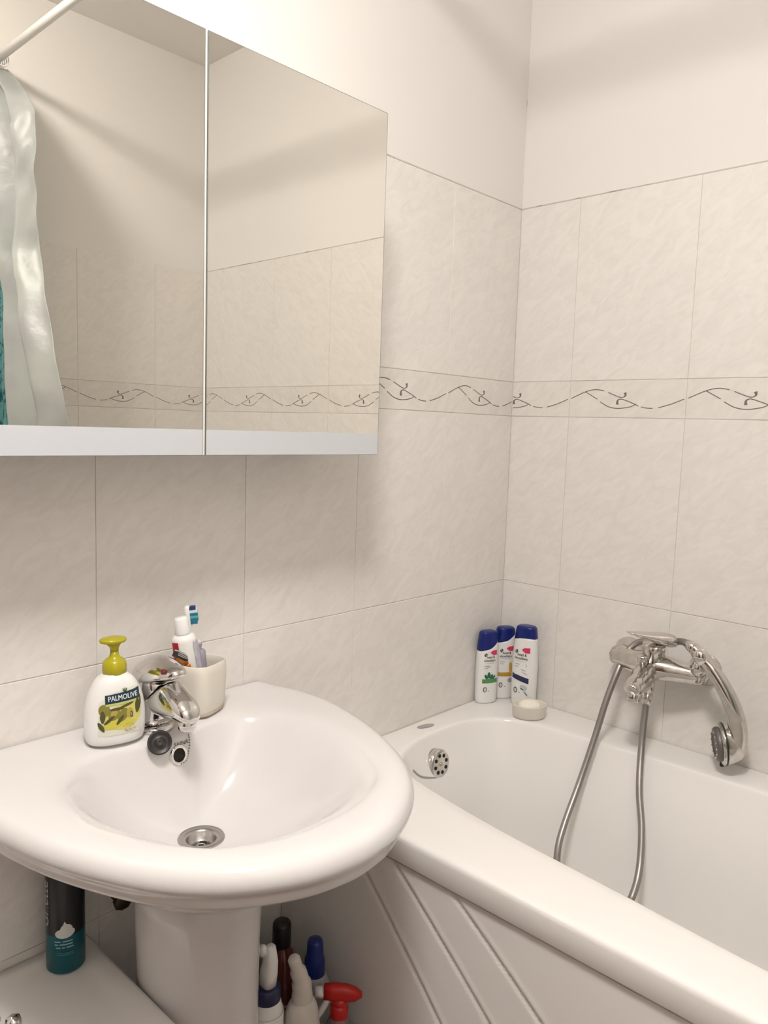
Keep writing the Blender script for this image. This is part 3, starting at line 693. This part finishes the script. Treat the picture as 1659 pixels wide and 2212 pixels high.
mk('small_print', *join(*[patch_vf(dens([(x, z), (x + .004, z), (x + .004, z + .0013), (x, z + .0013)], 2), pf_, .0008, 2) for x, z in ((.008, .030), (.0145, .029), (.006, .022), (.012, .022), (.018, .022), (.008, .0195), (.014, .0195))]), pm('faint_ochre', (.46, .42, .25)), lab, smooth=False)

# tumbler with brushes
cupc = Vector((-.913, -.056, .7758))
cup = tag(empty('toothbrush_tumbler', cupc, math.radians(22)), 'cream ceramic toothbrush tumbler standing right of the basin tap', 'tumbler')
def rsq(h, z, p=3.6, seg=48): return [Vector((h * math.copysign(abs(math.cos(2 * PI * k / seg)) ** (2 / p), math.cos(2 * PI * k / seg)), h * math.copysign(abs(math.sin(2 * PI * k / seg)) ** (2 / p), math.sin(2 * PI * k / seg)), z)) for k in range(seg)]
mk('cup_wall', *loft([rsq(.030, 0), rsq(.0335, .0015), rsq(.0352, .006), rsq(.0372, .026), rsq(.0385, .052), rsq(.0385, .068), rsq(.0375, .0795), rsq(.0366, .0805), rsq(.0354, .0795), rsq(.0350, .068), rsq(.034, .026), rsq(.030, .006)]), M_CREAM, cup)
mk('foot_stain', *loft([rsq(.0340, .0012), rsq(.0354, .0045), rsq(.0356, .0062)], False, False), mat('rust_stain', (.50, .33, .20), .6, noise=((.68, .60, .50), 40)), cup)

def cupfloor(dx, dy, z=.009): return Vector((cupc.x + dx, cupc.y + dy, cupc.z + z))
# toothpaste
a0 = cupfloor(-.010, -.006); a1 = ony(390, 1333, -.056)
ax = (a1 - a0); Lt = ax.length; ad = ax.normalized()
tps = tag(empty('toothpaste_tube', a0), 'white toothpaste tube with a red stripe standing cap up in the tumbler', 'toothpaste')
sdv = Vector((.80, -.50, 0)); sdv = (sdv - ad * sdv.dot(ad)).normalized(); fdv = ad.cross(sdv)
def tring(t, wx, wy, p=2.0, n=36): return [a0 + ad * t + sdv * (wx * math.cos(2 * PI * k / n)) + fdv * (wy * math.sin(2 * PI * k / n)) for k in range(n)]
Lb = Lt - .026
tpo = under(mk('tube_body', *loft([tring(0, .0205, .0012), tring(.02, .0205, .006), tring(Lb * .6, .0200, .0125), tring(Lb - .012, .0188, .0168), tring(Lb - .008, .0186, .0170), tring(Lb - .002, .0150, .014), tring(Lb, .0085, .0085)]), mat('tube_white', (.80, .78, .76), .3)), tps)
under(mk('tube_cap', *loft([tring(Lb - .001, .0112, .0112), tring(Lb + .002, .0118, .0118), tring(Lt - .003, .0098, .0098), tring(Lt, .0082, .0082)]), M_WHITE), tps)
fs = 1 if fdv.dot(CAM - a0) > 0 else -1
def tsurf(th, t, off=.0013):
    k = max(0, min(1, (t - .02) / (Lb - .03))); wx = .0205 - .0017 * k; wy = .006 + .0108 * k
    return a0 + ad * t + sdv * ((wx + off) * math.sin(th)) + fdv * (fs * (wy + off) * math.cos(th))
camside = 0
def strip(th0, th1, t0, t1, n=8, shift=0):
    V = [tsurf(th0 + (th1 - th0) * i / n + shift * (j / 10), t0 + (t1 - t0) * j / 10) for i in range(n + 1) for j in range(11)]
    F = [(i * 11 + j, (i + 1) * 11 + j, (i + 1) * 11 + j + 1, i * 11 + j + 1) for i in range(n) for j in range(10)]
    return V, F
mk('red_stripe', *strip(-1.05, -.45, .03, Lb - .009), mat('stripe_red', (.45, .012, .030), .35), tpo)
mk('grey_panel', *strip(.70, 1.5, .03, Lb - .012), mat('panel_lilac', (.42, .41, .46), .35, noise=((.55, .54, .60), 120)), tpo)
# toothbrush with blue bristles
b0 = cupfloor(.012, .018); b1 = ony(404, 1309, -.040)
tb = tag(empty('toothbrush', b0), 'white toothbrush with blue and teal bristles, tallest in the tumbler', 'toothbrush')
bd = (b1 - b0).normalized(); bl = (b1 - b0).length
under(mk('brush_handle', *tube([b0, b0 + bd * bl * .3, b0 + bd * bl * .6, b0 + bd * bl * .74, b0 + bd * bl * .80, b0 + bd * bl * .98, b1], [.0045, .006, .005, .003, .0052, .0052, .003], 12), M_WHITE), tb)
bs = (onx(418, 1320, b1.x) - onx(404, 1320, b1.x)); bs = (Vector((.80, -.55, .12)) - bd * Vector((.80, -.55, .12)).dot(bd)).normalized(); bw = bd.cross(bs)
for i, (t, cname, col) in enumerate(((.975, 'navy', (.02, .035, .16)), (.945, 'white', (.62, .68, .72)), (.915, 'teal', (.01, .18, .22)), (.885, 'pale_teal', (.10, .33, .38)), (.86, 'teal', (.01, .18, .22)), (.83, 'blue', (.015, .14, .27)))):
    c = b0 + bd * bl * t; L = (.0095, .012, .012, .012, .012, .0105)[i]
    V = [c + bd * (sx * .0024) + bw * (sy * .0048) + bs * (k * L + .003) for k in (0, 1) for sx, sy in ((-1, -1), (1, -1), (1, 1), (-1, 1))]
    under(mk('bristle_tuft', V, [(0, 1, 2, 3), (4, 5, 6, 7), (0, 1, 5, 4), (1, 2, 6, 5), (2, 3, 7, 6), (3, 0, 4, 7)], mat('bristle_' + cname, col, .6), smooth=False), tb)
# clear second toothbrush
M_CLEAR = mat('clear_plastic', (.62, .60, .68), .15, trans=.6, ior=1.3)
c0 = cupfloor(-.004, .012); c1 = ony(429, 1388, -.052)
t2 = tag(empty('clear_toothbrush', c0), 'short clear grey toothbrush handle leaning beside the toothpaste tube', 'toothbrush')
d2 = c1 - c0
under(mk('brush_handle', *tube(cat_rom([c0, c0 + d2 * .45 + Vector((.003, 0, 0)), c0 + d2 * .75, c0 + d2 * .93, c1], 4), [.004] * 4 + [.0055] * 4 + [.0068] * 4 + [.0055] * 4 + [.003], 14), M_CLEAR), t2)
under(mk('grip_end', *tube([c1 - d2 * .04, c1 + d2 * .03, c1 + d2 * .05], [.0035, .0042, .002], 12), mat('pink_tip', (.70, .60, .62), .3)), t2)
c0 = cupfloor(.014, -.002); c1 = ony(436, 1402, -.062); d3 = c1 - c0
t3 = tag(empty('clear_toothbrush', c0), 'clear lilac toothbrush leaning at the rim next to the cup opening', 'toothbrush')
under(mk('brush_handle', *tube(cat_rom([c0, c0 + d3 * .5, c0 + d3 * .8, c1], 4), [.0045] * 4 + [.006] * 4 + [.0055] * 4 + [.003], 14), mat('clear_lilac', (.58, .55, .66), .15, trans=.55, ior=1.3)), t3)
# razor
r0 = cupfloor(.004, -.010); r1 = ony(404, 1432, -.066)
rz_ = tag(empty('razor', r0), 'orange and black safety razor leaning over the tumbler rim', 'razor')
under(mk('razor_handle', *tube(cat_rom([r0, r0 + (r1 - r0) * .5 + Vector((.002, 0, .002)), r0 + (r1 - r0) * .85, r1], 4), [.004] * 5 + [.005] * 4 + [.0062] * 3 + [.005], 14), mat('razor_orange', (.55, .16, .012), .3)), rz_)
rd = (ony(377, 1412, -.074) - ony(407, 1426, -.066)).normalized(); ru = Vector((0, 0, 1)); ru = (ru - rd * ru.dot(rd)).normalized(); rn = rd.cross(ru)
if rn.dot(CAM - r1) < 0: rn = -rn
rc = (ony(376, 1412, -.074) + ony(406, 1425, -.066)) / 2
def rbox(c, l, h, d): return [c + rd * (sx * l) + ru * (sy * h) + rn * (sz * d) for sz in (-1, 1) for sx, sy in ((-1, -1), (1, -1), (1, 1), (-1, 1))], [(0, 1, 2, 3), (4, 5, 6, 7), (0, 1, 5, 4), (1, 2, 6, 5), (2, 3, 7, 6), (3, 0, 4, 7)]
rh = under(mk('razor_head', *rbox(rc, .0155, .0042, .004), M_BLACK, smooth=False), rz_)
for k in range(3): mk('blade', *rbox(rc + ru * (.0042 - .0022 * k) + rn * .0038, .0135, .0006, .0009), M_CHROME, rh, smooth=False)
mk('lubrication_strip', *rbox(rc + ru * .0052, .0145, .0012, .0035), mat('strip_green', (.35, .40, .34), .5), rh, smooth=False)
under(mk('razor_bridge', *tube([r1 - rd * -.002, rc - ru * .004 - rn * .001, rc - ru * .003 + rd * .011], [.005, .0048, .002], 10), MATS['razor_orange']), rz_)

# ------------------------------------------------------------------ shampoo bottles in the corner
SP = smooth_prof([(.0235, .0135, 0), (.0262, .0160, .004), (.0272, .0172, .02), (.0278, .0178, .06), (.0276, .0178, .10), (.0262, .0172, .13), (.0238, .0160, .155), (.0220, .0150, .170), (.0205, .0142, .1755), (.0150, .0110, .1785), (.004, .003, .179)], 5)
def shampoo(loc, deg, sc, slope, zmid, label, kind):
    t = tag(empty('shampoo_bottle', loc, math.radians(deg)), label, 'shampoo bottle', 'white shampoo bottles in the bathtub corner')
    P = [(a * sc[0], b * sc[0], z * sc[1]) for a, b, z in SP]; H = P[-1][2]; seg = 56
    def bound(x, a): u = x / (.026 * sc[0]); return zmid + slope * u + (-.006 * (1 - min(1, abs(u))) if slope > .005 else .004 * (1 - u * u))
    def surf_ring(zf):
        ring = []
        for k in range(seg):
            th = 2 * PI * k / seg; c, s = math.cos(th), math.sin(th); e = 2 / 2.5
            z = zf(c); a, b = interp(P, z)
            ring.append(Vector((a * math.copysign(abs(c) ** e, c), b * math.copysign(abs(s) ** e, s), z)))
        return ring
    zb = lambda c: bound(math.copysign(abs(c) ** .8, c) * .026 * sc[0], 0)
    nb = 30; R1 = [surf_ring(lambda c, i=i: zb(c) * ((i / nb) ** (1.0 if i > 3 else 1.4))) for i in range(nb + 1)]
    mk('bottle_body', *loft(R1), M_BOTTLE, t)
    nc = 22
    def capz(c, i): q = i / nc; q = 1 - (1 - q) ** 1.8; return zb(c) + (H - zb(c)) * q
    R2 = [[v + Vector((math.copysign(.0004, v.x), math.copysign(.0004, v.y), 0)) for v in surf_ring(lambda c, i=i: capz(c, i))] for i in range(nc + 1)]
    mk('flip_cap', *loft(R2), M_BLUECAP, t)
    def f(u, v, off):
        u *= sc[0]; v *= sc[1]; a, b = interp(P, v); q = min(.97, abs(u) / a); return Vector((u, -b * (1 - q ** 2.5) ** .4 - .0004 - off, v))
    def pr(name, polys, m, off=.0): return mk(name, *join(*[patch_vf(p, f, off, 3) for p in polys]), m, t, smooth=False)
    BK = pm('ink', (.03, .032, .04)); GY = pm('grey_ink', (.38, .38, .38))
    pr('pink_flag', [dens([(-.002, .1275), (.006, .1215), (.0165, .1215), (.0165, .1335), (.004, .1325)], 3)], pm('pink', (.62, .035, .12)), .0002)
    pr('logo_mark', [ell(-.0135, .1225, .0034, .0044, -.3)], BK, .0002)
    pr('logo_glint', [ell(-.0135, .1225, .0006, .0040, .5)], pm('white2', (.7, .7, .7)), .0004)
    text_obj('brand_line', 'head &', .0088, BK, t, lambda u, v, o: f(u, v, .0003 + o), (-.0005, .1165), 0, .85, .00012)
    text_obj('brand_line', 'shoulders', .0088, BK, t, lambda u, v, o: f(u, v, .0003 + o), (-.0025, .1085), 0, .85, .00012)
    pr('underline', [dens([(-.014, .1018), (.010, .1018), (.010, .1025), (-.014, .1025)], 3)], GY, .0002)
    pr('ring_mark', [[(x, z) for x, z in ell(-.0125, .036, .0046, .0066)]], BK, .0002)
    pr('ring_mark', [ell(-.0125, .036, .0029, .0046)], pm('white2', (.7, .7, .7)), .0004)
    pr('ring_mark', [ell(-.0130, .0365, .0024, .0009, .8)], GY, .0006)
    pr('dot_mark', [ell(-.003, .032, .0011, .0011, 0, 8)], BK, .0002)
    faint = [dens([(x, z), (x + l, z), (x + l, z + .0016), (x, z + .0016)], 2) for x, z, l in ((-.016, .094, .011), (-.016, .0885, .008))]
    pr('small_print', faint, GY, .0002)
    if kind == 'green':
        pr('green_band', [dens([(-.020, .052), (.020, .052), (.020, .0625), (-.020, .0625)], 4)], pm('green_band', (.10, .27, .09)), .0002)
        pr('leaf_print', [ell(-.011, .068, .0035, .0065, .5, 12), ell(-.004, .072, .004, .008, 0, 12), ell(.003, .068, .004, .0065, -.5, 12), ell(.009, .066, .003, .006, -.9, 12)], pm('leaf_green', (.02, .15, .075)), .0004)
        text_obj('size_text', '2in1', .0085, GY, t, lambda u, v, o: f(u, v, .0003), (-.004, .0935), 0, .8)
    elif kind == 'gold':
        pr('gold_band', [dens([(-.020, .058), (.020, .058), (.020, .068), (-.020, .068)], 4)], pm('gold_band', (.45, .27, .035)), .0002)
        pr('drop_print', [ell(.011, .078, .005, .016, .1, 14)], pm('amber', (.60, .38, .10)), .0003)
        pr('ball_print', [ell(.010, .048, .006, .006)], pm('ball_grey', (.30, .32, .31)), .0003)
    else:
        pr('navy_band', [dens([(-.022, .062), (.0165, .0535), (.0165, .0655), (-.022, .0735)], 4)], pm('navy_band', (.018, .022, .085)), .0002)
        pr('splash_print', [ell(.006, .044, .0085, .006, -.3), ell(.011, .033, .0018, .0070, .7)], pm('pale_cyan', (.48, .56, .57)), .0003)
        pr('splash_print', [ell(.003, .0405, .0045, .0014, -.3), ell(.012, .031, .0009, .005, .7)], pm('slate', (.10, .13, .14)), .0005)
        pr('splash_print', [ell(.004, .083, .006, .0010, -.2), ell(.010, .094, .0008, .004, .1), ell(.007, .0765, .008, .0008, -.35)], GY, .0003)
shampoo((-.087, -.024, .5805), -24, (1.0, .975), .0125, .140, 'white shampoo bottle with green leaf band, leftmost in the tub corner', 'green')
shampoo((-.028, -.033, .5805), -36, (1.0, .985), .0115, .150, 'white shampoo bottle with gold band, between the other two in the corner', 'gold')
shampoo((-.037, -.098, .5805), -80, (1.10, 1.08), .003, .1615, 'larger white shampoo bottle with navy band behind the soap dish', 'navy')

# soap dish and soap
sd = Vector((-.092, -.150, .5802))
dish = tag(mk('soap_dish', *orient(loft([[Vector((r * math.cos(2 * PI * k / 44), r * .80 * math.sin(2 * PI * k / 44), z)) for k in range(44)] for r, z in ((.033, 0), (.0355, .0015), (.0375, .006), (.0395, .0285), (.0395, .0305), (.0382, .0312), (.0368, .0305), (.034, .014), (.028, .0105))]), sd, (0, 0, 1), (.72, -.69, 0)), M_CREAM), 'cream oval soap dish on the bathtub corner', 'soap dish')
rings = []
for s, z in ((.35, .0), (.75, .002), (1, .009), (1, .014), (.85, .021), (.5, .0245), (.1, .0255)): rings.append([Vector((.0270 * s * math.copysign(abs(math.cos(2 * PI * k / 36)) ** .85, math.cos(2 * PI * k / 36)), .0200 * s * math.copysign(abs(math.sin(2 * PI * k / 36)) ** .85, math.sin(2 * PI * k / 36)), z)) for k in range(36)])
tag(mk('soap_bar', *orient(loft(rings), sd + Vector((.001, .001, .0125)), (-.16, -.10, 1), (.72, -.69, 0)), M_SOAP), 'pale cream bar of soap lying in the soap dish', 'soap')

# ------------------------------------------------------------------ low unit at the left with shaving can
UX0, UX1, UY0, UZ = -1.36, -1.0705, -.29, .45
unit = tag(empty('low_cabinet', ((UX0 + UX1) / 2, UY0 / 2, 0)), 'low white cabinet with rimmed top under the left of the washbasin', 'cabinet')
under(bbox_obj('cabinet_body', (UX0 + .012, UX1 - .012, UY0 + .012, -.002, 0, UZ - .03), M_PANEL, bev=.004), unit)
rings = []
def rr(ins, z, back=.0015, r=.02):
    x0, x1, y0, y1 = UX0 + ins, UX1 - ins, UY0 + ins, -back; out = []
    for cx, cy, a0 in ((x1 - r, y1 - r * .1, 0), (x0 + r, y1 - r * .1, 90), (x0 + r, y0 + r, 180), (x1 - r, y0 + r, 270)):
        for k in range(6): a = math.radians(a0 + 18 * k); ry = r * (.1 if a0 < 180 else 1); out.append(Vector((cx + r * math.cos(a), cy + ry * math.sin(a), z)))
    return out
under(mk('cabinet_top', *loft([rr(.004, UZ - .032), rr(.0, UZ - .028), rr(0, UZ - .004), rr(.003, UZ - .0005), rr(.008, UZ), rr(.026, UZ - .0006, .02), rr(.034, UZ - .004, .028), rr(.05, UZ - .004, .04)]), M_PANEL), unit)
kn = onz(-2, 2216, UZ + .012)
under(mk('chrome_knob', *join(tube(cat_rom([kn + Vector((-.05, .018, 0)), kn + Vector((-.02, .010, .004)), kn], 4), [.010] * 4 + [.0115] * 4 + [.009], 16), orient(lathe([(.002, -.010), (.008, -.008), (.0108, 0), (.008, .008), (.002, .010)], 20), kn + Vector((.015, -.006, -.001)), (.9, -.3, .1))), M_CHROME), unit)
cb = onz(139, 2096, UZ - .004); cc = Vector((cb.x + .008, cb.y + .012, UZ - .0035))
can = tag(empty('shaving_foam_can', cc), 'black and teal shaving foam can standing on the low cabinet', 'spray can')
CR = .0262
mk('can_lower', *lathe([(CR - .003, 0), (CR, .003), (CR, .058)], 40, True, False), mat('can_teal', (.005, .10, .13), .3, .3), can)
mk('can_upper', *lathe([(CR, .058), (CR, .150), (CR, .152)], 40, False, False), mat('can_black', (.012, .012, .013), .3, .2), can)
mk('can_band', *lathe([(CR, .152), (CR + .0003, .153), (CR + .0003, .170), (CR - .002, .174), (CR - .006, .178)], 40, False, True), mat('can_orange', (.50, .16, .025), .35), can)
mk('can_cap', *lathe([(CR - .006, .177), (CR - .006, .184), (CR - .009, .187), (.004, .188)], 32), mat('can_cap_dark', (.02, .02, .022), .35), can)
camang = math.atan2(CAM.y - cc.y, CAM.x - cc.x)
def cf(u, v, off): a = camang + u / CR; return Vector(((CR + .0004 + off) * math.cos(a), (CR + .0004 + off) * math.sin(a), v))
mk('foam_print', *join(patch_vf(ell(-.001, .063, .0135, .0075, .1), cf, 0, 4), patch_vf(ell(.001, .069, .008, .0075, 0), cf, .0002, 4), patch_vf([(-.006, .070), (.004, .071), (-.001, .081)], cf, .0003, 3)), mat('foam_white', (.62, .62, .60), .5), can, smooth=False)
mk('small_print', *join(*[patch_vf(dens([(x, z), (x + l, z), (x + l, z + .0018), (x, z + .0018)], 2), cf, .0001, 2) for z, row in ((.050, ((-.015, .008), (-.004, .013))), (.0455, ((-.015, .005), (-.008, .017))), (.041, ((-.013, .006), (-.005, .004), (.001, .009)))) for x, l in row]), mat('can_print', (.30, .42, .44), .5), can, smooth=False)
mk('small_print', *join(*[patch_vf(dens([(-.012, z), (.010, z), (.010, z + .0010), (-.012, z + .0010)], 3), cf, .0001, 2) for z in (.033, .0305)]), mat('can_print_dim', (.10, .24, .27), .5), can, smooth=False)
text_obj('vertical_lettering', 'Gillette', .024, mat('can_lettering', (.40, .40, .39), .5), can, lambda u, v, o: cf(u, v, .0002 + o), (-.0325, .103), PI / 2, .95, .0004)

# pipe stub and valve behind the basin
vp = ony(243, 1948, -.05)
valve = tag(empty('angle_valve', vp), 'dark brass angle valve under the washbasin beside the pedestal', 'valve')
M_BRASS = mat('old_brass', (.07, .05, .03), .45, .8)
under(mk('valve_body', *tube([(vp.x + .012, -.002, vp.z + .006), (vp.x + .010, -.03, vp.z + .006), (vp.x + .010, -.055, vp.z + .006)], [.011, .009, .010], 16), M_BRASS), valve)
under(mk('valve_handle', *orient(lathe([(.005, -.01), (.005, .004), (.013, .006), (.013, .014), (.010, .016)], 8), (vp.x + .010, -.055, vp.z + .006), (-.25, -1, -.2)), M_BRASS), valve)
under(mk('supply_pipe', *tube([(vp.x + .010, -.045, vp.z + .01), (vp.x + .012, -.05, vp.z + .04), (vp.x + .04, -.06, vp.z + .08)], .005, 10), M_STEEL), valve)

# ------------------------------------------------------------------ cleaning bottles on the floor by the tub
M_TRIG = mat('trigger_red', (.50, .020, .018), .3)
M_CLR = mat('clear_bottle', (.62, .62, .64), .12, trans=.75, ior=1.2)
def bottle(name, loc, label, prof, m, power=2.0, rz=0):
    t = tag(empty(name, loc, rz), label, 'cleaner bottle')
    mk('bottle_body', *loft(oval_bottle(smooth_prof(prof, 4), 36, power)), m, t); return t
# dark red bottle, black cap
p = ony(609, 2000, -.082)
t = bottle('cleaner_bottle', (p.x, p.y, 0), 'dark red translucent cleaner bottle with black cap, rearmost under the basin', [(.034, .031, 0), (.037, .034, .006), (.038, .035, .05), (.038, .035, p.z - .12), (.034, .031, p.z - .085), (.024, .024, p.z - .055), (.0145, .0145, p.z - .035), (.0140, .0140, p.z - .028)], mat('dark_red_liquid', (.11, .022, .018), .15, coat=.4))
mk('screw_cap', *lathe([(.0165, p.z - .034), (.0168, p.z - .032), (.0162, p.z + .004), (.0140, p.z + .008)], 30), mat('cap_black', (.018, .014, .014), .35), t)
def wrap(name, R, c0, z0, z1, a0, a1, m, par, n=20, ry=None):
    V = [(R * math.cos(a0 + (a1 - a0) * i / n), (ry or R) * math.sin(a0 + (a1 - a0) * i / n), z) for i in range(n + 1) for z in (z0, z1)]
    return mk(name, V, [(2 * i, 2 * i + 2, 2 * i + 3, 2 * i + 1) for i in range(n)], m, par)
wl = wrap('paper_label', .0386, 0, p.z - .26, p.z - .125, -PI * 1.0, -.0, mat('label_white', (.55, .50, .46), .5), t, 24, .0356)
def wf(u, v, off): a = -2.2 + u / .038; return Vector(((.0390 + off) * math.cos(a), (.0360 + off) * math.sin(a), v))
mk('label_oval', *patch_vf(ell(0, p.z - .148, .026, .022), wf, 0, 5), mat('label_red', (.40, .03, .03), .5), wl, smooth=False)
mk('label_oval', *patch_vf(ell(0, p.z - .148, .021, .017), wf, .0004, 5), mat('label_pink', (.42, .20, .17), .5), wl, smooth=False)
# blue cap bottle
p = ony(681, 2040, -.155)
t = bottle('cleaner_bottle', (p.x, p.y, 0), 'grey white cleaner bottle with a tall blue cap against the tub panel', [(.027, .026, 0), (.029, .028, .006), (.030, .029, .05), (.030, .029, p.z - .11), (.027, .026, p.z - .075), (.021, .021, p.z - .056), (.016, .016, p.z - .05)], mat('milky_bottle', (.42, .41, .42), .3))
mk('blue_cap', *lathe([(.0175, p.z - .054), (.0182, p.z - .051), (.0175, p.z - .025), (.0145, p.z - .018), (.0135, p.z + .004), (.0115, p.z + .009), (.004, p.z + .011)], 30), mat('cap_blue', (.012, .025, .16), .35), t)
# white spray bottle, navy collar, half hidden by the pedestal
p = ony(577, 2140, -.20)
t = bottle('spray_bottle', (p.x, p.y, 0), 'white spray bottle with navy collar beside the pedestal', [(.024, .024, 0), (.0265, .0265, .006), (.0265, .0265, p.z - .06), (.0255, .0255, p.z - .035), (.0215, .0215, p.z - .015), (.019, .019, p.z - .005)], M_BOTTLE)
mk('collar', *lathe([(.0205, p.z - .014), (.021, p.z - .012), (.021, p.z + .008), (.0175, p.z + .011)], 30), mat('navy_collar', (.014, .018, .06), .35), t)
mk('spray_head', *tube([(0, 0, p.z + .008), (.002, -.001, p.z + .03), (.004, -.002, p.z + .05), (.003, -.002, p.z + .072)], [(.013, .011), (.0135, .011), (.011, .010), (.007, .008)], 16, power=3), M_WHITE, t)
mk('nozzle_lip', *tube([(-.006, .002, p.z + .062), (-.009, .003, p.z + .075)], [.007, .006], 12), M_WHITE, t)
# white swan-neck bottle
p = ony(652, 2165, -.222)
t = bottle('cleaner_bottle', (p.x, p.y, 0), 'white plastic cleaner bottle with a tall angled neck, in front of the red one', [(.028, .024, 0), (.031, .027, .006), (.031, .027, p.z - .07), (.030, .026, p.z - .035), (.026, .022, p.z - .008), (.018, .016, p.z + .006)], mat('offwhite_bottle', (.62, .585, .53), .35))
mk('angled_neck', *tube(cat_rom([(0, 0, p.z), (0, 0, p.z + .02), (-.003, 0, p.z + .04), (-.010, .002, p.z + .062), (-.016, .004, p.z + .082)], 4), [.0165] * 4 + [.0155] * 4 + [.013] * 4 + [.010] * 4 + [.0075], 20), MATS['offwhite_bottle'], t)
# red trigger spray
p = ony(737, 2165, -.225)
t = bottle('spray_bottle', (p.x - .004, p.y, 0), 'clear spray bottle with red trigger head and white nozzle next to the tub panel', [(.030, .026, 0), (.033, .029, .006), (.033, .029, p.z - .09), (.029, .026, p.z - .055), (.018, .018, p.z - .028), (.013, .013, p.z - .012)], M_CLR)
mk('liquid', *loft(oval_bottle(smooth_prof([(.028, .024, .004), (.031, .027, .01), (.031, .027, p.z - .13)], 4), 30)), mat('grey_liquid', (.20, .19, .20), .2), t)
mk('collar', *lathe([(.0145, p.z - .03), (.0155, p.z - .027), (.0150, p.z - .004), (.012, p.z + .002)], 28), M_TRIG, t)
# the head points to the left of the picture
lv = Vector((-.80, .585, 0)) ; cvx = (ony(690, 2140, p.y) - ony(770, 2140, p.y)); cvx.z = 0; cvx = Vector((-.62, .62, 0)).normalized()
hz = p.z + .020
mk('trigger_head', *tube([cvx * -.037 + Vector((0, 0, hz - .004)), cvx * -.026 + Vector((0, 0, hz - .003)), cvx * -.008 + Vector((0, 0, hz - .001)), cvx * .012 + Vector((0, 0, hz + .001)), cvx * .026 + Vector((0, 0, hz + .001))], [(.003, .006), (.0105, .010), (.0150, .011), (.0140, .0105), (.0120, .0095)], 20, power=2.6), M_TRIG, t)
mk('head_neck', *tube([(0, 0, p.z - .006), (0, 0, p.z + .012)], [(.0125, .0125), (.0130, .0125)], 18), M_TRIG, t)
mk('nozzle', *tube([cvx * .025 + Vector((0, 0, hz + .0005)), cvx * .040 + Vector((0, 0, hz + .0005))], [.0095, .0090], 8), M_WHITE, t)
mk('trigger', *tube(cat_rom([cvx * .018 + Vector((0, 0, hz - .008)), cvx * .024 + Vector((0, 0, hz - .022)), cvx * .034 + Vector((0, 0, hz - .040)), cvx * .040 + Vector((0, 0, hz - .050))], 4), [(.0055, .0065)] * 8 + [(.0045, .006)] * 4 + [(.003, .005)], 14), M_WHITE, t)
